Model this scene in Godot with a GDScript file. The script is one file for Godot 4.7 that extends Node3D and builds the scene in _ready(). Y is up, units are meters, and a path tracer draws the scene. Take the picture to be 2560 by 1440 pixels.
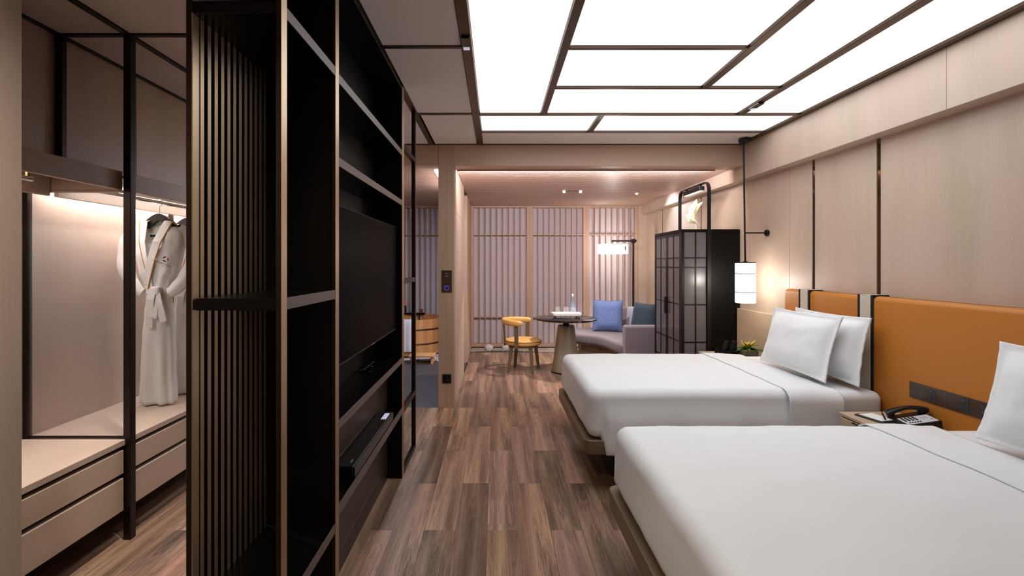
extends Node3D
# A hotel room: twin beds on the right, a dark shelving screen and open wardrobe on the left, a sitting corner and a cedar tub at the far end.
# Units are metres. The camera stands at (0, EYE, 0) and looks along -Z; "d" below is the distance along -Z.

const EYE := 1.42
const FOCAL := 1209.0      # focal length in pixels of the 2560 x 1440 frame
const VPX := 1240.0        # the lens is shifted: the optical axis meets the picture here
const VPY := 660.0
const CEIL := 2.6

var M := {}                # materials
var boxes := {}            # shared box meshes
var used := {}             # names given so far
var rng := RandomNumberGenerator.new()

func _ready() -> void:
	rng.seed = 11
	# ---- camera
	var cam := Camera3D.new()
	cam.name = "camera"
	cam.projection = Camera3D.PROJECTION_FRUSTUM
	cam.near = 0.05
	cam.far = 60.0
	cam.size = cam.near * 1440.0 / FOCAL
	cam.frustum_offset = Vector2((1280.0 - VPX) / FOCAL, (VPY - 720.0) / FOCAL) * cam.near
	add_child(cam)
	cam.position = Vector3(0, EYE, 0)
	cam.current = true
	# ---- sky and exposure
	var env := Environment.new()
	env.background_mode = Environment.BG_COLOR
	env.background_color = Color(0.02, 0.02, 0.025)
	env.tonemap_mode = Environment.TONE_MAPPER_LINEAR
	env.tonemap_exposure = 1.0
	env.sdfgi_enabled = true
	env.ssao_enabled = true
	env.ssil_enabled = true
	var we := WorldEnvironment.new()
	we.name = "environment"
	we.environment = env
	add_child(we)
	# ---- everything else; each lamp's light is made with its lamp
	make_materials()
	build_ceiling_lights()
	build_shell()
	build_floor()
	build_windows()
	build_slat_ceiling()
	build_shelving()
	build_wardrobe()
	build_beds()
	build_headboard()
	build_nightstands()
	build_cabinet()
	build_sitting()
	build_bathroom()
	build_small_things()

# ------------------------------------------------------------------ naming and placing
func at(x: float, y: float, d: float) -> Vector3:
	return Vector3(x, y, -d)

func numbered(called: String) -> String:
	used[called] = used.get(called, 0) + 1
	return called if used[called] == 1 else "%s_%03d" % [called, used[called] - 1]

func thing(called: String, label: String, category: String, where: Vector3, group := "", turn := 0.0) -> Node3D:
	var o := Node3D.new()
	o.name = numbered(called)
	add_child(o)
	o.position = where
	o.rotation.y = turn
	tag(o, label, category, group)
	return o

func tag(o: Node, label: String, category := "", group := "", kind := "") -> void:
	if label: o.set_meta("label", label)
	if category: o.set_meta("category", category)
	if group: o.set_meta("group", group)
	if kind: o.set_meta("kind", kind)

func setting(called: String, label: String, where := Vector3.ZERO) -> Node3D:
	var o := Node3D.new()
	o.name = numbered(called)
	add_child(o)
	o.position = where
	tag(o, label, "", "", "structure")
	return o

func put(parent: Node, called: String, mesh: Mesh, m: Material, local := Vector3.ZERO, rot := Vector3.ZERO) -> MeshInstance3D:
	var o := MeshInstance3D.new()
	o.name = called
	o.mesh = mesh
	o.material_override = m
	parent.add_child(o, true)
	o.position = local
	o.rotation = rot
	return o

func origin(n: Node) -> Vector3:
	var s := Vector3.ZERO
	while n is Node3D and n != self:
		s += n.position
		n = n.get_parent()
	return s

# a bevelled box given by its world limits (the parents are not turned)
func bx(parent: Node, called: String, m: Material, x0: float, x1: float, y0: float, y1: float, d0: float, d1: float, bev := 0.002) -> MeshInstance3D:
	var size := Vector3(absf(x1 - x0), absf(y1 - y0), absf(d1 - d0))
	var c := Vector3((x0 + x1) / 2, (y0 + y1) / 2, -(d0 + d1) / 2)
	return put(parent, called, box(size, bev), m, c - origin(parent))

# ------------------------------------------------------------------ meshes
func tri_out(st: SurfaceTool, a: Vector3, b: Vector3, c: Vector3, centre: Vector3) -> void:
	if (b - a).cross(c - a).dot((a + b + c) / 3.0 - centre) > 0.0:
		st.add_vertex(a); st.add_vertex(c); st.add_vertex(b)
	else:
		st.add_vertex(a); st.add_vertex(b); st.add_vertex(c)

func quad(st: SurfaceTool, a: Vector3, b: Vector3, c: Vector3, d: Vector3) -> void:
	st.add_vertex(a); st.add_vertex(b); st.add_vertex(c)
	st.add_vertex(a); st.add_vertex(c); st.add_vertex(d)

func start(smooth := -1) -> SurfaceTool:
	var st := SurfaceTool.new()
	st.begin(Mesh.PRIMITIVE_TRIANGLES)
	st.set_smooth_group(smooth)
	return st

func done(st: SurfaceTool) -> ArrayMesh:
	st.generate_normals()
	return st.commit()

func box(size: Vector3, bev := 0.002) -> ArrayMesh:
	var b := minf(bev, minf(size.x, minf(size.y, size.z)) * 0.3)
	var key := "%.4f %.4f %.4f %.4f" % [size.x, size.y, size.z, b]
	if boxes.has(key):
		return boxes[key]
	var h := size / 2.0
	var st := start(-1)
	var V := func(sx: int, sy: int, sz: int, axis: int) -> Vector3:
		var p := Vector3(sx * (h.x - b), sy * (h.y - b), sz * (h.z - b))
		p[axis] = [sx, sy, sz][axis] * h[axis]
		return p
	for axis in 3:
		var u := (axis + 1) % 3
		var w := (axis + 2) % 3
		for s in [-1, 1]:
			var q := []
			for k in [[-1, -1], [1, -1], [1, 1], [-1, 1]]:
				var sg := [0, 0, 0]
				sg[axis] = s; sg[u] = k[0]; sg[w] = k[1]
				q.append(V.call(sg[0], sg[1], sg[2], axis))
			tri_out(st, q[0], q[1], q[2], Vector3.ZERO)
			tri_out(st, q[0], q[2], q[3], Vector3.ZERO)
		for s in [-1, 1]:
			for t in [-1, 1]:
				var e := []
				for k in [-1, 1]:
					var sg := [0, 0, 0]
					sg[axis] = k; sg[u] = s; sg[w] = t
					e.append(V.call(sg[0], sg[1], sg[2], u))
					e.append(V.call(sg[0], sg[1], sg[2], w))
				tri_out(st, e[0], e[1], e[3], Vector3.ZERO)
				tri_out(st, e[0], e[3], e[2], Vector3.ZERO)
	for sx in [-1, 1]:
		for sy in [-1, 1]:
			for sz in [-1, 1]:
				tri_out(st, V.call(sx, sy, sz, 0), V.call(sx, sy, sz, 1), V.call(sx, sy, sz, 2), Vector3.ZERO)
	boxes[key] = done(st)
	return boxes[key]

# a box with round edges, cut finely enough to be bent by "bend"
func soft_box(size: Vector3, r: float, arc := 4, mid = 6, bend = null) -> ArrayMesh:
	var h := size / 2.0
	var st := start(0)
	var steps := []
	for a in 3:
		var l := []
		var inner: float = h[a] - r
		for k in arc:
			l.append(-inner - r * tan(PI / 4 * (1.0 - float(k) / arc)))
		var parts: int = mid[a] if mid is Vector3i else mid
		for k in parts + 1:
			l.append(lerpf(-inner, inner, float(k) / parts))
		for k in arc:
			l.append(inner + r * tan(PI / 4 * float(k + 1) / arc))
		steps.append(l)
	for axis in 3:
		var u := (axis + 1) % 3
		var w := (axis + 2) % 3
		for s in [-1.0, 1.0]:
			var lu: Array = steps[u]
			var lw: Array = steps[w]
			var g := []
			for i in lu.size():
				var row := []
				for j in lw.size():
					var p := Vector3.ZERO
					p[axis] = s * h[axis]; p[u] = lu[i]; p[w] = lw[j]
					var q := p.clamp(-(h - Vector3.ONE * r), h - Vector3.ONE * r)
					var v: Vector3 = q + (p - q).normalized() * r
					row.append(bend.call(v) if bend != null else v)
				g.append(row)
			for i in lu.size() - 1:
				for j in lw.size() - 1:
					if s > 0:
						quad(st, g[i][j], g[i][j + 1], g[i + 1][j + 1], g[i + 1][j])
					else:
						quad(st, g[i][j], g[i + 1][j], g[i + 1][j + 1], g[i][j + 1])
	return done(st)

# a turned shape: profile of Vector2(radius, height) from the bottom up
func lathe(profile: Array, segs := 32, squash := 1.0) -> ArrayMesh:
	var st := start(0)
	var group := 0
	for k in profile.size() - 1:
		var a: Vector2 = profile[k]
		var b: Vector2 = profile[k + 1]
		if k > 0:
			var before: Vector2 = a - profile[k - 1]
			if absf(before.angle_to(b - a)) > 0.6:
				group += 1
		st.set_smooth_group(group)
		for i in segs:
			var t0 := TAU * i / segs
			var t1 := TAU * (i + 1) / segs
			var p := func(q: Vector2, t: float) -> Vector3: return Vector3(q.x * cos(t), q.y, q.x * sin(t) * squash)
			if a.x > 1e-6:
				st.add_vertex(p.call(a, t0)); st.add_vertex(p.call(a, t1)); st.add_vertex(p.call(b, t1))
			if b.x > 1e-6:
				st.add_vertex(p.call(a, t0)); st.add_vertex(p.call(b, t1)); st.add_vertex(p.call(b, t0))
	return done(st)

func disc_section(r: float, n := 10) -> PackedVector2Array:
	var s := PackedVector2Array()
	for k in n:
		s.append(Vector2(cos(TAU * k / n), sin(TAU * k / n)) * r)
	return s

func rect_section(w: float, h: float) -> PackedVector2Array:
	return PackedVector2Array([Vector2(-w, -h) / 2, Vector2(w, -h) / 2, Vector2(w, h) / 2, Vector2(-w, h) / 2])

# a section carried along a path; "up" is the section's second axis
func sweep(path: Array, section: PackedVector2Array, up := Vector3.UP, smooth := 0, sizes := [], closed := false) -> ArrayMesh:
	var st := start(smooth)
	var n := path.size()
	var rings := []
	for i in n:
		var a: Vector3 = path[(i - 1 + n) % n] if (i > 0 or closed) else path[i]
		var b: Vector3 = path[(i + 1) % n] if (i < n - 1 or closed) else path[i]
		var t := (b - a).normalized()
		var side := t.cross(up)
		side = side.normalized() if side.length() > 1e-4 else t.cross(Vector3.RIGHT).normalized()
		var v := side.cross(t).normalized()
		var k: float = sizes[i] if sizes.size() else 1.0
		var ring := []
		for q in section:
			ring.append(path[i] + (side * q.x + v * q.y) * k)
		rings.append(ring)
	var m := section.size()
	for i in (n if closed else n - 1):
		var r0: Array = rings[i]
		var r1: Array = rings[(i + 1) % n]
		for j in m:
			var c: Vector3 = (path[i] + path[(i + 1) % n]) / 2.0
			if smooth < 0:
				tri_out(st, r0[j], r1[j], r1[(j + 1) % m], c)
				tri_out(st, r0[j], r1[(j + 1) % m], r0[(j + 1) % m], c)
			else:
				quad(st, r0[j], r0[(j + 1) % m], r1[(j + 1) % m], r1[j])
	if not closed:
		for e in [0, n - 1]:
			st.set_smooth_group(7 if e == 0 else 8)
			var inside: Vector3 = path[1] if e == 0 else path[n - 2]
			for j in m:
				tri_out(st, path[e], rings[e][j], rings[e][(j + 1) % m], inside)
	return done(st)

# a flat outline (in x, d) raised from y0 to y1 with a rounded rim of radius r
func raised(poly: Array, y0: float, y1: float, r := 0.02, arc := 4, smooth_sides := false, round_bottom := false) -> ArrayMesh:
	var pts := PackedVector2Array(poly)
	if Geometry2D.is_polygon_clockwise(pts):
		pts.reverse()
	var n := pts.size()
	var inward := []
	for i in n:
		var e0 := (pts[i] - pts[(i - 1 + n) % n]).normalized()
		var e1 := (pts[(i + 1) % n] - pts[i]).normalized()
		var n0 := Vector2(-e0.y, e0.x)
		var n1 := Vector2(-e1.y, e1.x)
		var mid := (n0 + n1).normalized()
		inward.append(mid / maxf(0.4, mid.dot(n0)))
	var levels := []
	if round_bottom:
		for k in arc:
			var a := PI / 2 * k / arc
			levels.append([y0 + r * (1.0 - sin(a)), r * (1.0 - cos(a))])
		levels.reverse()
		levels = [[y0, r]] + levels.filter(func(l): return l[0] > y0 + 1e-6)
	else:
		levels.append([y0, 0.0])
	for k in arc + 1:
		var a := PI / 2 * k / arc
		levels.append([y1 - r + r * sin(a), r * (1.0 - cos(a))])
	var st := start(0 if smooth_sides else -1)
	var ring := func(l: Array) -> Array:
		var o := []
		for i in n:
			var q: Vector2 = pts[i] + inward[i] * l[1]
			o.append(Vector3(q.x, l[0], -q.y))
		return o
	for k in levels.size() - 1:
		var a: Array = ring.call(levels[k])
		var b: Array = ring.call(levels[k + 1])
		for i in n:
			var j := (i + 1) % n
			quad(st, a[i], b[i], b[j], a[j])
	st.set_smooth_group(-1)
	for cap in [[levels[-1], true], [levels[0], false]]:
		var v: Array = ring.call(cap[0])
		var flat := PackedVector2Array()
		for p in v: flat.append(Vector2(p.x, p.z))
		var idx := Geometry2D.triangulate_polygon(flat)
		for k in range(0, idx.size(), 3):
			var a: Vector3 = v[idx[k]]
			tri_out(st, a, v[idx[k + 1]], v[idx[k + 2]], a + (Vector3.DOWN if cap[1] else Vector3.UP))
	return done(st)

# a sewn pillow lying in its own x (wide), y (high), z (thick)
func pillow_mesh(w: float, h: float, t: float, flange := 0.0, dents := 0.0, noise_seed := 1) -> ArrayMesh:
	var nz := FastNoiseLite.new()
	nz.seed = noise_seed
	nz.frequency = 2.6
	var n := 30
	var st := start(0)
	var P := func(i: int, j: int, s: float) -> Vector3:
		var u := sin((float(i) / n - 0.5) * PI) * 0.5 + (float(i) / n - 0.5)
		var v := sin((float(j) / n - 0.5) * PI) * 0.5 + (float(j) / n - 0.5)
		var ax := absf(u)
		var ay := absf(v)
		var inx := 1.0 - pow(absf(u), 1.0) * 0.0
		var pinch := 0.055
		var x := u * w / 2 * (1.0 - pinch * (1.0 - v * v) * u * u) * inx
		var y := v * h / 2 * (1.0 - pinch * (1.0 - u * u) * v * v)
		var edge_x := clampf((w / 2 - absf(u) * w / 2 - flange) / (w * 0.25), 0.0, 1.0)
		var edge_y := clampf((h / 2 - absf(v) * h / 2 - flange) / (h * 0.28), 0.0, 1.0)
		var fill := pow(sin(edge_x * PI / 2), 0.72) * pow(sin(edge_y * PI / 2), 0.72)
		var z := s * (0.004 + (t / 2 - 0.004) * fill)
		z += dents * fill * nz.get_noise_2d(x * 3.0 + s * 7.0, y * 3.0)
		if ax > 0.93 or ay > 0.93:
			z += 0.005 * nz.get_noise_2d(x * 5.0, y * 5.0)
		return Vector3(x, y, z)
	for s in [-1.0, 1.0]:
		for i in n:
			for j in n:
				var a: Vector3 = P.call(i, j, s)
				var b: Vector3 = P.call(i + 1, j, s)
				var c: Vector3 = P.call(i + 1, j + 1, s)
				var e: Vector3 = P.call(i, j + 1, s)
				if s > 0:
					quad(st, a, e, c, b)
				else:
					quad(st, a, b, c, e)
	for k in n:
		for side in [[k, 0, k + 1, 0], [k + 1, n, k, n], [0, k + 1, 0, k], [n, k, n, k + 1]]:
			quad(st, P.call(side[0], side[1], -1.0), P.call(side[0], side[1], 1.0), P.call(side[2], side[3], 1.0), P.call(side[2], side[3], -1.0))
	return done(st)

func rounded_rect(x0: float, x1: float, d0: float, d1: float, r: float, n := 6) -> Array:
	var o := []
	for c in [[x1 - r, d1 - r, 0.0], [x0 + r, d1 - r, PI / 2], [x0 + r, d0 + r, PI], [x1 - r, d0 + r, 1.5 * PI]]:
		for k in n + 1:
			var a: float = c[2] + PI / 2 * k / n
			o.append(Vector2(c[0] + r * cos(a), c[1] + r * sin(a)))
	return o

func arc_points(c: Vector3, u: Vector3, v: Vector3, r: float, a0: float, a1: float, n: int) -> Array:
	var o := []
	for k in n + 1:
		var a := lerpf(a0, a1, float(k) / n)
		o.append(c + (u * cos(a) + v * sin(a)) * r)
	return o

func text_mesh(words: String, size: float, depth := 0.0006, italic := false) -> TextMesh:
	var f := SystemFont.new()
	f.font_names = PackedStringArray(["Droid Serif" if italic else "Droid Sans"])
	f.font_italic = italic
	var t := TextMesh.new()
	t.font = f
	t.text = words
	t.font_size = 32
	t.pixel_size = size / 32.0
	t.depth = depth
	t.curve_step = 2.0
	return t

# ------------------------------------------------------------------ lights
func area_light(parent: Node, where: Vector3, size: Vector2, rot: Vector3, c: Color, energy: float) -> AreaLight3D:
	var l := AreaLight3D.new()
	l.name = "light"
	parent.add_child(l, true)
	l.area_size = size
	l.area_normalize_energy = false
	l.light_color = c
	l.light_energy = energy
	l.shadow_enabled = true
	l.set("area_range", 14.0)
	l.position = where - origin(parent)
	l.rotation = rot
	return l

func omni(parent: Node, where: Vector3, c: Color, energy: float, size := 0.05) -> OmniLight3D:
	var l := OmniLight3D.new()
	l.name = "bulb_light"
	parent.add_child(l, true)
	l.light_color = c
	l.light_energy = energy
	l.light_size = size
	l.omni_range = 14.0
	l.omni_attenuation = 2.0
	l.shadow_enabled = true
	l.position = where - origin(parent)
	return l

func spot(parent: Node, where: Vector3, aim: Vector3, c: Color, energy: float, angle: float, size := 0.03) -> SpotLight3D:
	var l := SpotLight3D.new()
	l.name = "spot_light"
	parent.add_child(l, true)
	l.light_color = c
	l.light_energy = energy
	l.light_size = size
	l.spot_angle = angle
	l.spot_range = 14.0
	l.spot_attenuation = 2.0
	l.spot_angle_attenuation = 0.6
	l.shadow_enabled = true
	l.position = where - origin(parent)
	var z := (where - aim).normalized()
	var x := (Vector3.UP if absf(z.y) < 0.99 else Vector3.RIGHT).cross(z).normalized()
	l.basis = Basis(x, z.cross(x), z)
	return l

# ------------------------------------------------------------------ materials
func mat(called: String, c: Color, rough := 0.6, metal := 0.0) -> StandardMaterial3D:
	var m := StandardMaterial3D.new()
	m.resource_name = called
	m.albedo_color = c
	m.roughness = rough
	m.metallic = metal
	M[called] = m
	return m

func glow(called: String, c: Color, energy: float) -> StandardMaterial3D:
	var m := mat(called, c, 0.6)
	m.emission_enabled = true
	m.emission = c
	m.emission_energy_multiplier = energy
	return m

func stretch_noise(w: int, h: int, from_w: int, from_h: int, sd: int, freq: float, octaves := 3) -> PackedByteArray:
	var nz := FastNoiseLite.new()
	nz.noise_type = FastNoiseLite.TYPE_SIMPLEX_SMOOTH
	nz.seed = sd
	nz.frequency = freq
	nz.fractal_octaves = octaves
	var im := nz.get_seamless_image(from_w, from_h)
	im.convert(Image.FORMAT_L8)
	im.resize(w, h, Image.INTERPOLATE_CUBIC)
	return im.get_data()

# wood whose grain runs down the picture (v); "across" lays it along u instead
func wood_texture(a: Color, b: Color, c: Color, sd: int, contrast: float, w := 512, h := 1024, across := false, flecks := 0.22) -> Array:
	var fine := stretch_noise(w, h, w, 14, sd, 0.35, 3)
	var mid := stretch_noise(w, h, 96, 20, sd + 1, 0.06, 4)
	var blotch := stretch_noise(w, h, 48, 48, sd + 2, 0.035, 3)
	var fleck := stretch_noise(w, h, w / 2, 90, sd + 3, 0.45, 2)
	var out := PackedByteArray()
	out.resize(w * h * 3)
	var rough := PackedByteArray()
	rough.resize(w * h)
	var n := w * h
	for i in n:
		var f := fine[i] / 255.0
		var g := mid[i] / 255.0
		var k := blotch[i] / 255.0
		var ring := absf(sin(g * 22.0 + f * 1.3))
		var t := clampf(0.5 + ((f - 0.5) * 0.5 + (g - 0.5) * 0.8 + (ring - 0.6) * 0.22) * contrast, 0.0, 1.0)
		var s := clampf((k - 0.5) * 1.6 + 0.5, 0.0, 1.0)
		var fl := clampf((fleck[i] / 255.0 - 0.68) * 4.0, 0.0, 1.0) * flecks * contrast
		var col := a.lerp(b, t).lerp(c, s * 0.5)
		out[i * 3] = int(clampf(col.r - fl * 0.4, 0.0, 1.0) * 255.0)
		out[i * 3 + 1] = int(clampf(col.g - fl * 0.4, 0.0, 1.0) * 255.0)
		out[i * 3 + 2] = int(clampf(col.b - fl * 0.4, 0.0, 1.0) * 255.0)
		rough[i] = int(clampf(0.5 + (f - 0.5) * 0.5 - fl, 0.0, 1.0) * 255.0)
	var im := Image.create_from_data(w, h, false, Image.FORMAT_RGB8, out)
	var rm := Image.create_from_data(w, h, false, Image.FORMAT_L8, rough)
	if across:
		im.rotate_90(CLOCKWISE)
		rm.rotate_90(CLOCKWISE)
	return [ImageTexture.create_from_image(im), ImageTexture.create_from_image(rm)]

func wooden(called: String, tex: Array, tint: Color, scale: Vector3, rough: float, bump := 0.02, world := true, offset := Vector3.ZERO) -> StandardMaterial3D:
	var m := mat(called, tint, rough)
	m.albedo_texture = tex[0]
	m.uv1_triplanar = true
	m.uv1_world_triplanar = world
	m.uv1_triplanar_sharpness = 8.0
	m.uv1_scale = scale
	m.uv1_offset = offset
	m.heightmap_enabled = bump > 0.0
	m.heightmap_texture = tex[1]
	m.heightmap_scale = bump
	return m

# cloth: a woven speckle between two colours
func cloth(called: String, a: Color, b: Color, sd: int, scale: float, rough := 0.9, bump := 0.05, freq := 0.45) -> StandardMaterial3D:
	var n := 256
	var d := stretch_noise(n, n, n, n, sd, freq, 2)
	var im := Image.create(n, n, false, Image.FORMAT_RGB8)
	var hm := Image.create(n, n, false, Image.FORMAT_L8)
	for y in n:
		for x in n:
			var weave := 0.5 + 0.25 * (sin(x * TAU / 4.0) * sin(y * TAU / 4.0))
			var t := clampf((d[y * n + x] / 255.0 - 0.5) * 1.6 + weave, 0.0, 1.0)
			im.set_pixel(x, y, a.lerp(b, t))
			hm.set_pixel(x, y, Color(t, t, t))
	var m := mat(called, Color.WHITE, rough)
	m.albedo_texture = ImageTexture.create_from_image(im)
	m.uv1_triplanar = true
	m.uv1_scale = Vector3.ONE * scale
	m.heightmap_enabled = true
	m.heightmap_texture = ImageTexture.create_from_image(hm)
	m.heightmap_scale = bump
	m.rim_enabled = true
	m.rim = 0.25
	m.rim_tint = 0.6
	return m

func make_materials() -> void:
	var oak := wood_texture(Color8(205, 190, 174), Color8(186, 169, 152), Color8(212, 186, 176), 3, 0.75, 512, 1024, false, 0.07)
	var oak_h := wood_texture(Color8(205, 190, 174), Color8(186, 169, 152), Color8(212, 186, 176), 23, 0.75, 512, 1024, true, 0.07)
	var floor_tex := wood_texture(Color8(205, 174, 150), Color8(104, 86, 76), Color8(176, 140, 120), 41, 1.75, 512, 1024, false, 0.25)
	wooden("oak", oak, Color(0.97, 0.95, 0.93), Vector3(0.8, 0.36, 0.8), 0.45)
	wooden("oak_level", oak_h, Color(0.95, 0.885, 0.84), Vector3(0.36, 0.8, 0.36), 0.45)
	wooden("oak_column", oak, Color(0.90, 0.85, 0.79), Vector3(1.6, 0.5, 1.6), 0.5)
	wooden("oak_slat", oak_h, Color(1.0, 0.93, 0.92), Vector3(0.5, 1.0, 1.0), 0.33)
	wooden("oak_fin", oak, Color(0.95, 0.87, 0.82), Vector3(1.5, 0.5, 1.5), 0.55)
	wooden("pale_fin", oak, Color(1.0, 0.955, 0.945), Vector3(1.5, 0.5, 1.5), 0.6)
	wooden("oak_drawer", oak_h, Color(0.95, 0.93, 0.90), Vector3(0.8, 1.6, 0.8), 0.45)
	wooden("taupe_wood", oak_h, Color(0.56, 0.49, 0.42), Vector3(0.8, 1.6, 0.8), 0.45)
	wooden("stand_wood", oak_h, Color(0.97, 0.94, 0.86), Vector3(0.8, 1.6, 0.8), 0.45)
	rng.seed = 29
	for k in 14:
		var tone := rng.randf_range(0.72, 1.0)
		var tint := Color(tone, tone * rng.randf_range(0.94, 0.98), tone * rng.randf_range(0.90, 0.97))
		var m := wooden("plank_%d" % k, floor_tex, tint, Vector3(1.5, 1.0, 0.36), 0.38, 0.04, false, Vector3(rng.randf(), 0, rng.randf()))
		m.metallic_specular = 0.45
	# pale tub cedar
	var cedar := wood_texture(Color8(238, 190, 132), Color8(214, 158, 102), Color8(230, 176, 120), 71, 0.8, 256, 512)
	for k in 3:
		wooden("cedar_%d" % k, cedar, [Color(1, 0.97, 0.93), Color(0.93, 0.87, 0.80), Color(1.0, 0.93, 0.86)][k], Vector3(3.0, 0.9, 3.0), 0.5, 0.02, false, Vector3(0.3 * k, 0, 0))
	# metals and lacquers
	var bronze := mat("bronze", Color(0.74, 0.65, 0.54), 0.4, 1.0)
	bronze.metallic_specular = 0.5
	mat("dark_bronze", Color(0.20, 0.17, 0.15), 0.38, 0.85)
	mat("black_metal", Color(0.085, 0.08, 0.08), 0.42, 0.4)
	mat("bed_frame", Color(0.50, 0.44, 0.35), 0.42, 0.55)
	mat("chrome", Color(0.9, 0.9, 0.9), 0.08, 1.0)
	mat("brass", Color(0.68, 0.58, 0.38), 0.25, 1.0)
	mat("mirror", Color(0.42, 0.36, 0.31), 0.06, 1.0)
	mat("hoop_metal", Color(0.52, 0.43, 0.36), 0.35, 0.9)
	var lacq := wood_texture(Color8(42, 35, 30), Color8(26, 22, 19), Color8(38, 31, 27), 91, 0.9, 256, 512)
	wooden("black_wood", lacq, Color(0.42, 0.41, 0.40), Vector3(1.6, 0.6, 1.6), 0.42, 0.015)
	M["black_wood"].metallic_specular = 0.3
	mat("shelf_edge", Color(0.40, 0.36, 0.345), 0.45, 0.3)
	wooden("shelf_wood", lacq, Color(0.36, 0.35, 0.34), Vector3(1.6, 0.6, 1.6), 0.3, 0.015)
	M["shelf_wood"].metallic_specular = 0.3
	wooden("plinth_wood", lacq, Color(1.3, 1.22, 1.12), Vector3(1.6, 0.6, 1.6), 0.4, 0.015)
	mat("black_gloss", Color(0.012, 0.012, 0.013), 0.1)
	mat("black_plastic", Color(0.05, 0.05, 0.055), 0.4)
	mat("grey_plastic", Color(0.25, 0.245, 0.25), 0.5)
	mat("screen_glass", Color(0.030, 0.030, 0.034), 0.3)
	M["screen_glass"].metallic_specular = 0.06
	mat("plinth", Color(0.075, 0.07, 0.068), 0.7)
	# white things
	var white := mat("ceiling_white", Color(0.93, 0.905, 0.905), 0.9)
	white.metallic_specular = 0.3
	mat("plaster", Color(0.72, 0.66, 0.61), 0.9)
	var linen := cloth("linen", Color(0.90, 0.912, 0.925), Color(0.93, 0.942, 0.952), 5, 18.0, 0.85, 0.01)
	linen.rim = 0.1
	var linen2 := cloth("pillow_linen", Color(0.92, 0.93, 0.94), Color(0.945, 0.955, 0.962), 6, 18.0, 0.85, 0.01)
	linen2.rim = 0.1
	# waffle towelling: small woven cells
	var wn := 64
	var wim := Image.create(wn, wn, false, Image.FORMAT_RGB8)
	var whm := Image.create(wn, wn, false, Image.FORMAT_L8)
	for y in wn:
		for x in wn:
			var e := maxf(absf(sin(x * PI / 16.0)), absf(sin(y * PI / 8.0)))
			var t := pow(e, 3.0)
			wim.set_pixel(x, y, Color(0.90, 0.885, 0.865).lerp(Color(0.93, 0.92, 0.905), t))
			whm.set_pixel(x, y, Color(t, t, t))
	var waffle := mat("waffle", Color.WHITE, 0.95)
	waffle.albedo_texture = ImageTexture.create_from_image(wim)
	waffle.uv1_triplanar = true
	waffle.uv1_scale = Vector3(48, 48, 48)
	waffle.heightmap_enabled = true
	waffle.heightmap_texture = ImageTexture.create_from_image(whm)
	waffle.heightmap_scale = 0.06
	mat("robe_cloth", Color(0.92, 0.905, 0.885), 0.95)
	mat("piping_gold", Color(0.78, 0.58, 0.22), 0.7)
	mat("towel", Color(0.93, 0.93, 0.95), 0.95)
	# leather: orange headboard, tan chair
	var grain := stretch_noise(256, 256, 256, 256, 31, 0.25, 3)
	var gim := Image.create_from_data(256, 256, false, Image.FORMAT_L8, grain)
	var gtx := ImageTexture.create_from_image(gim)
	for l in [["orange_leather", Color(0.76, 0.475, 0.165), 0.5], ["tan_leather", Color(0.83, 0.635, 0.36), 0.42]]:
		var m := mat(l[0], l[1], l[2])
		m.heightmap_enabled = true
		m.heightmap_texture = gtx
		m.heightmap_scale = 0.02
		m.uv1_triplanar = true
		m.uv1_scale = Vector3.ONE * 6.0
	mat("leather_seam", Color(0.38, 0.25, 0.12), 0.8)
	cloth("strap_wool", Color(0.90, 0.86, 0.79), Color(0.76, 0.71, 0.64), 8, 14.0)
	mat("navy_edge", Color(0.06, 0.065, 0.12), 0.85)
	cloth("sofa_cloth", Color(0.41, 0.375, 0.40), Color(0.51, 0.465, 0.485), 9, 4.0)
	cloth("sofa_band", Color(0.56, 0.565, 0.61), Color(0.65, 0.65, 0.69), 10, 10.0)
	cloth("blue_tweed", Color(0.15, 0.23, 0.45), Color(0.56, 0.63, 0.80), 12, 1.3, 0.95, 0.1, 0.3)
	cloth("teal_velvet", Color(0.085, 0.15, 0.20), Color(0.16, 0.235, 0.29), 13, 3.0)
	mat("dark_piping", Color(0.12, 0.13, 0.19), 0.8)
	cloth("shoji_paper", Color(0.80, 0.765, 0.78), Color(0.86, 0.825, 0.84), 14, 3.0, 0.95, 0.01)
	M["shoji_paper"].rim_enabled = false
	# marble table top: pale veins in near-black stone
	var mn := 512
	var v1 := stretch_noise(mn, mn, mn, mn, 61, 0.006, 3)
	var v2 := stretch_noise(mn, mn, mn, mn, 62, 0.02, 4)
	var mim := Image.create(mn, mn, false, Image.FORMAT_RGB8)
	for y in mn:
		for x in mn:
			var i := y * mn + x
			var vein := clampf(1.0 - absf(v1[i] / 255.0 - 0.5 + (v2[i] / 255.0 - 0.5) * 0.06) * 90.0, 0.0, 1.0)
			mim.set_pixel(x, y, Color(0.055, 0.045, 0.045).lerp(Color(0.72, 0.68, 0.66), vein * 0.8))
	var marble := mat("marble", Color.WHITE, 0.12)
	marble.albedo_texture = ImageTexture.create_from_image(mim)
	marble.uv1_triplanar = true
	marble.uv1_scale = Vector3.ONE * 1.3
	cloth("slate_tile", Color(0.27, 0.26, 0.275), Color(0.33, 0.32, 0.33), 15, 2.0, 0.55, 0.02, 0.05)
	M["slate_tile"].rim_enabled = false
	# glass
	var g := mat("clear_glass", Color(0.95, 0.97, 0.97, 0.04), 0.02)
	g.transparency = BaseMaterial3D.TRANSPARENCY_ALPHA
	var sm := mat("smoked_glass", Color(0.44, 0.42, 0.42, 0.80), 0.18)
	sm.transparency = BaseMaterial3D.TRANSPARENCY_ALPHA
	var tg := mat("tumbler_glass", Color(0.96, 0.97, 0.98, 0.05), 0.03)
	tg.transparency = BaseMaterial3D.TRANSPARENCY_ALPHA
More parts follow.
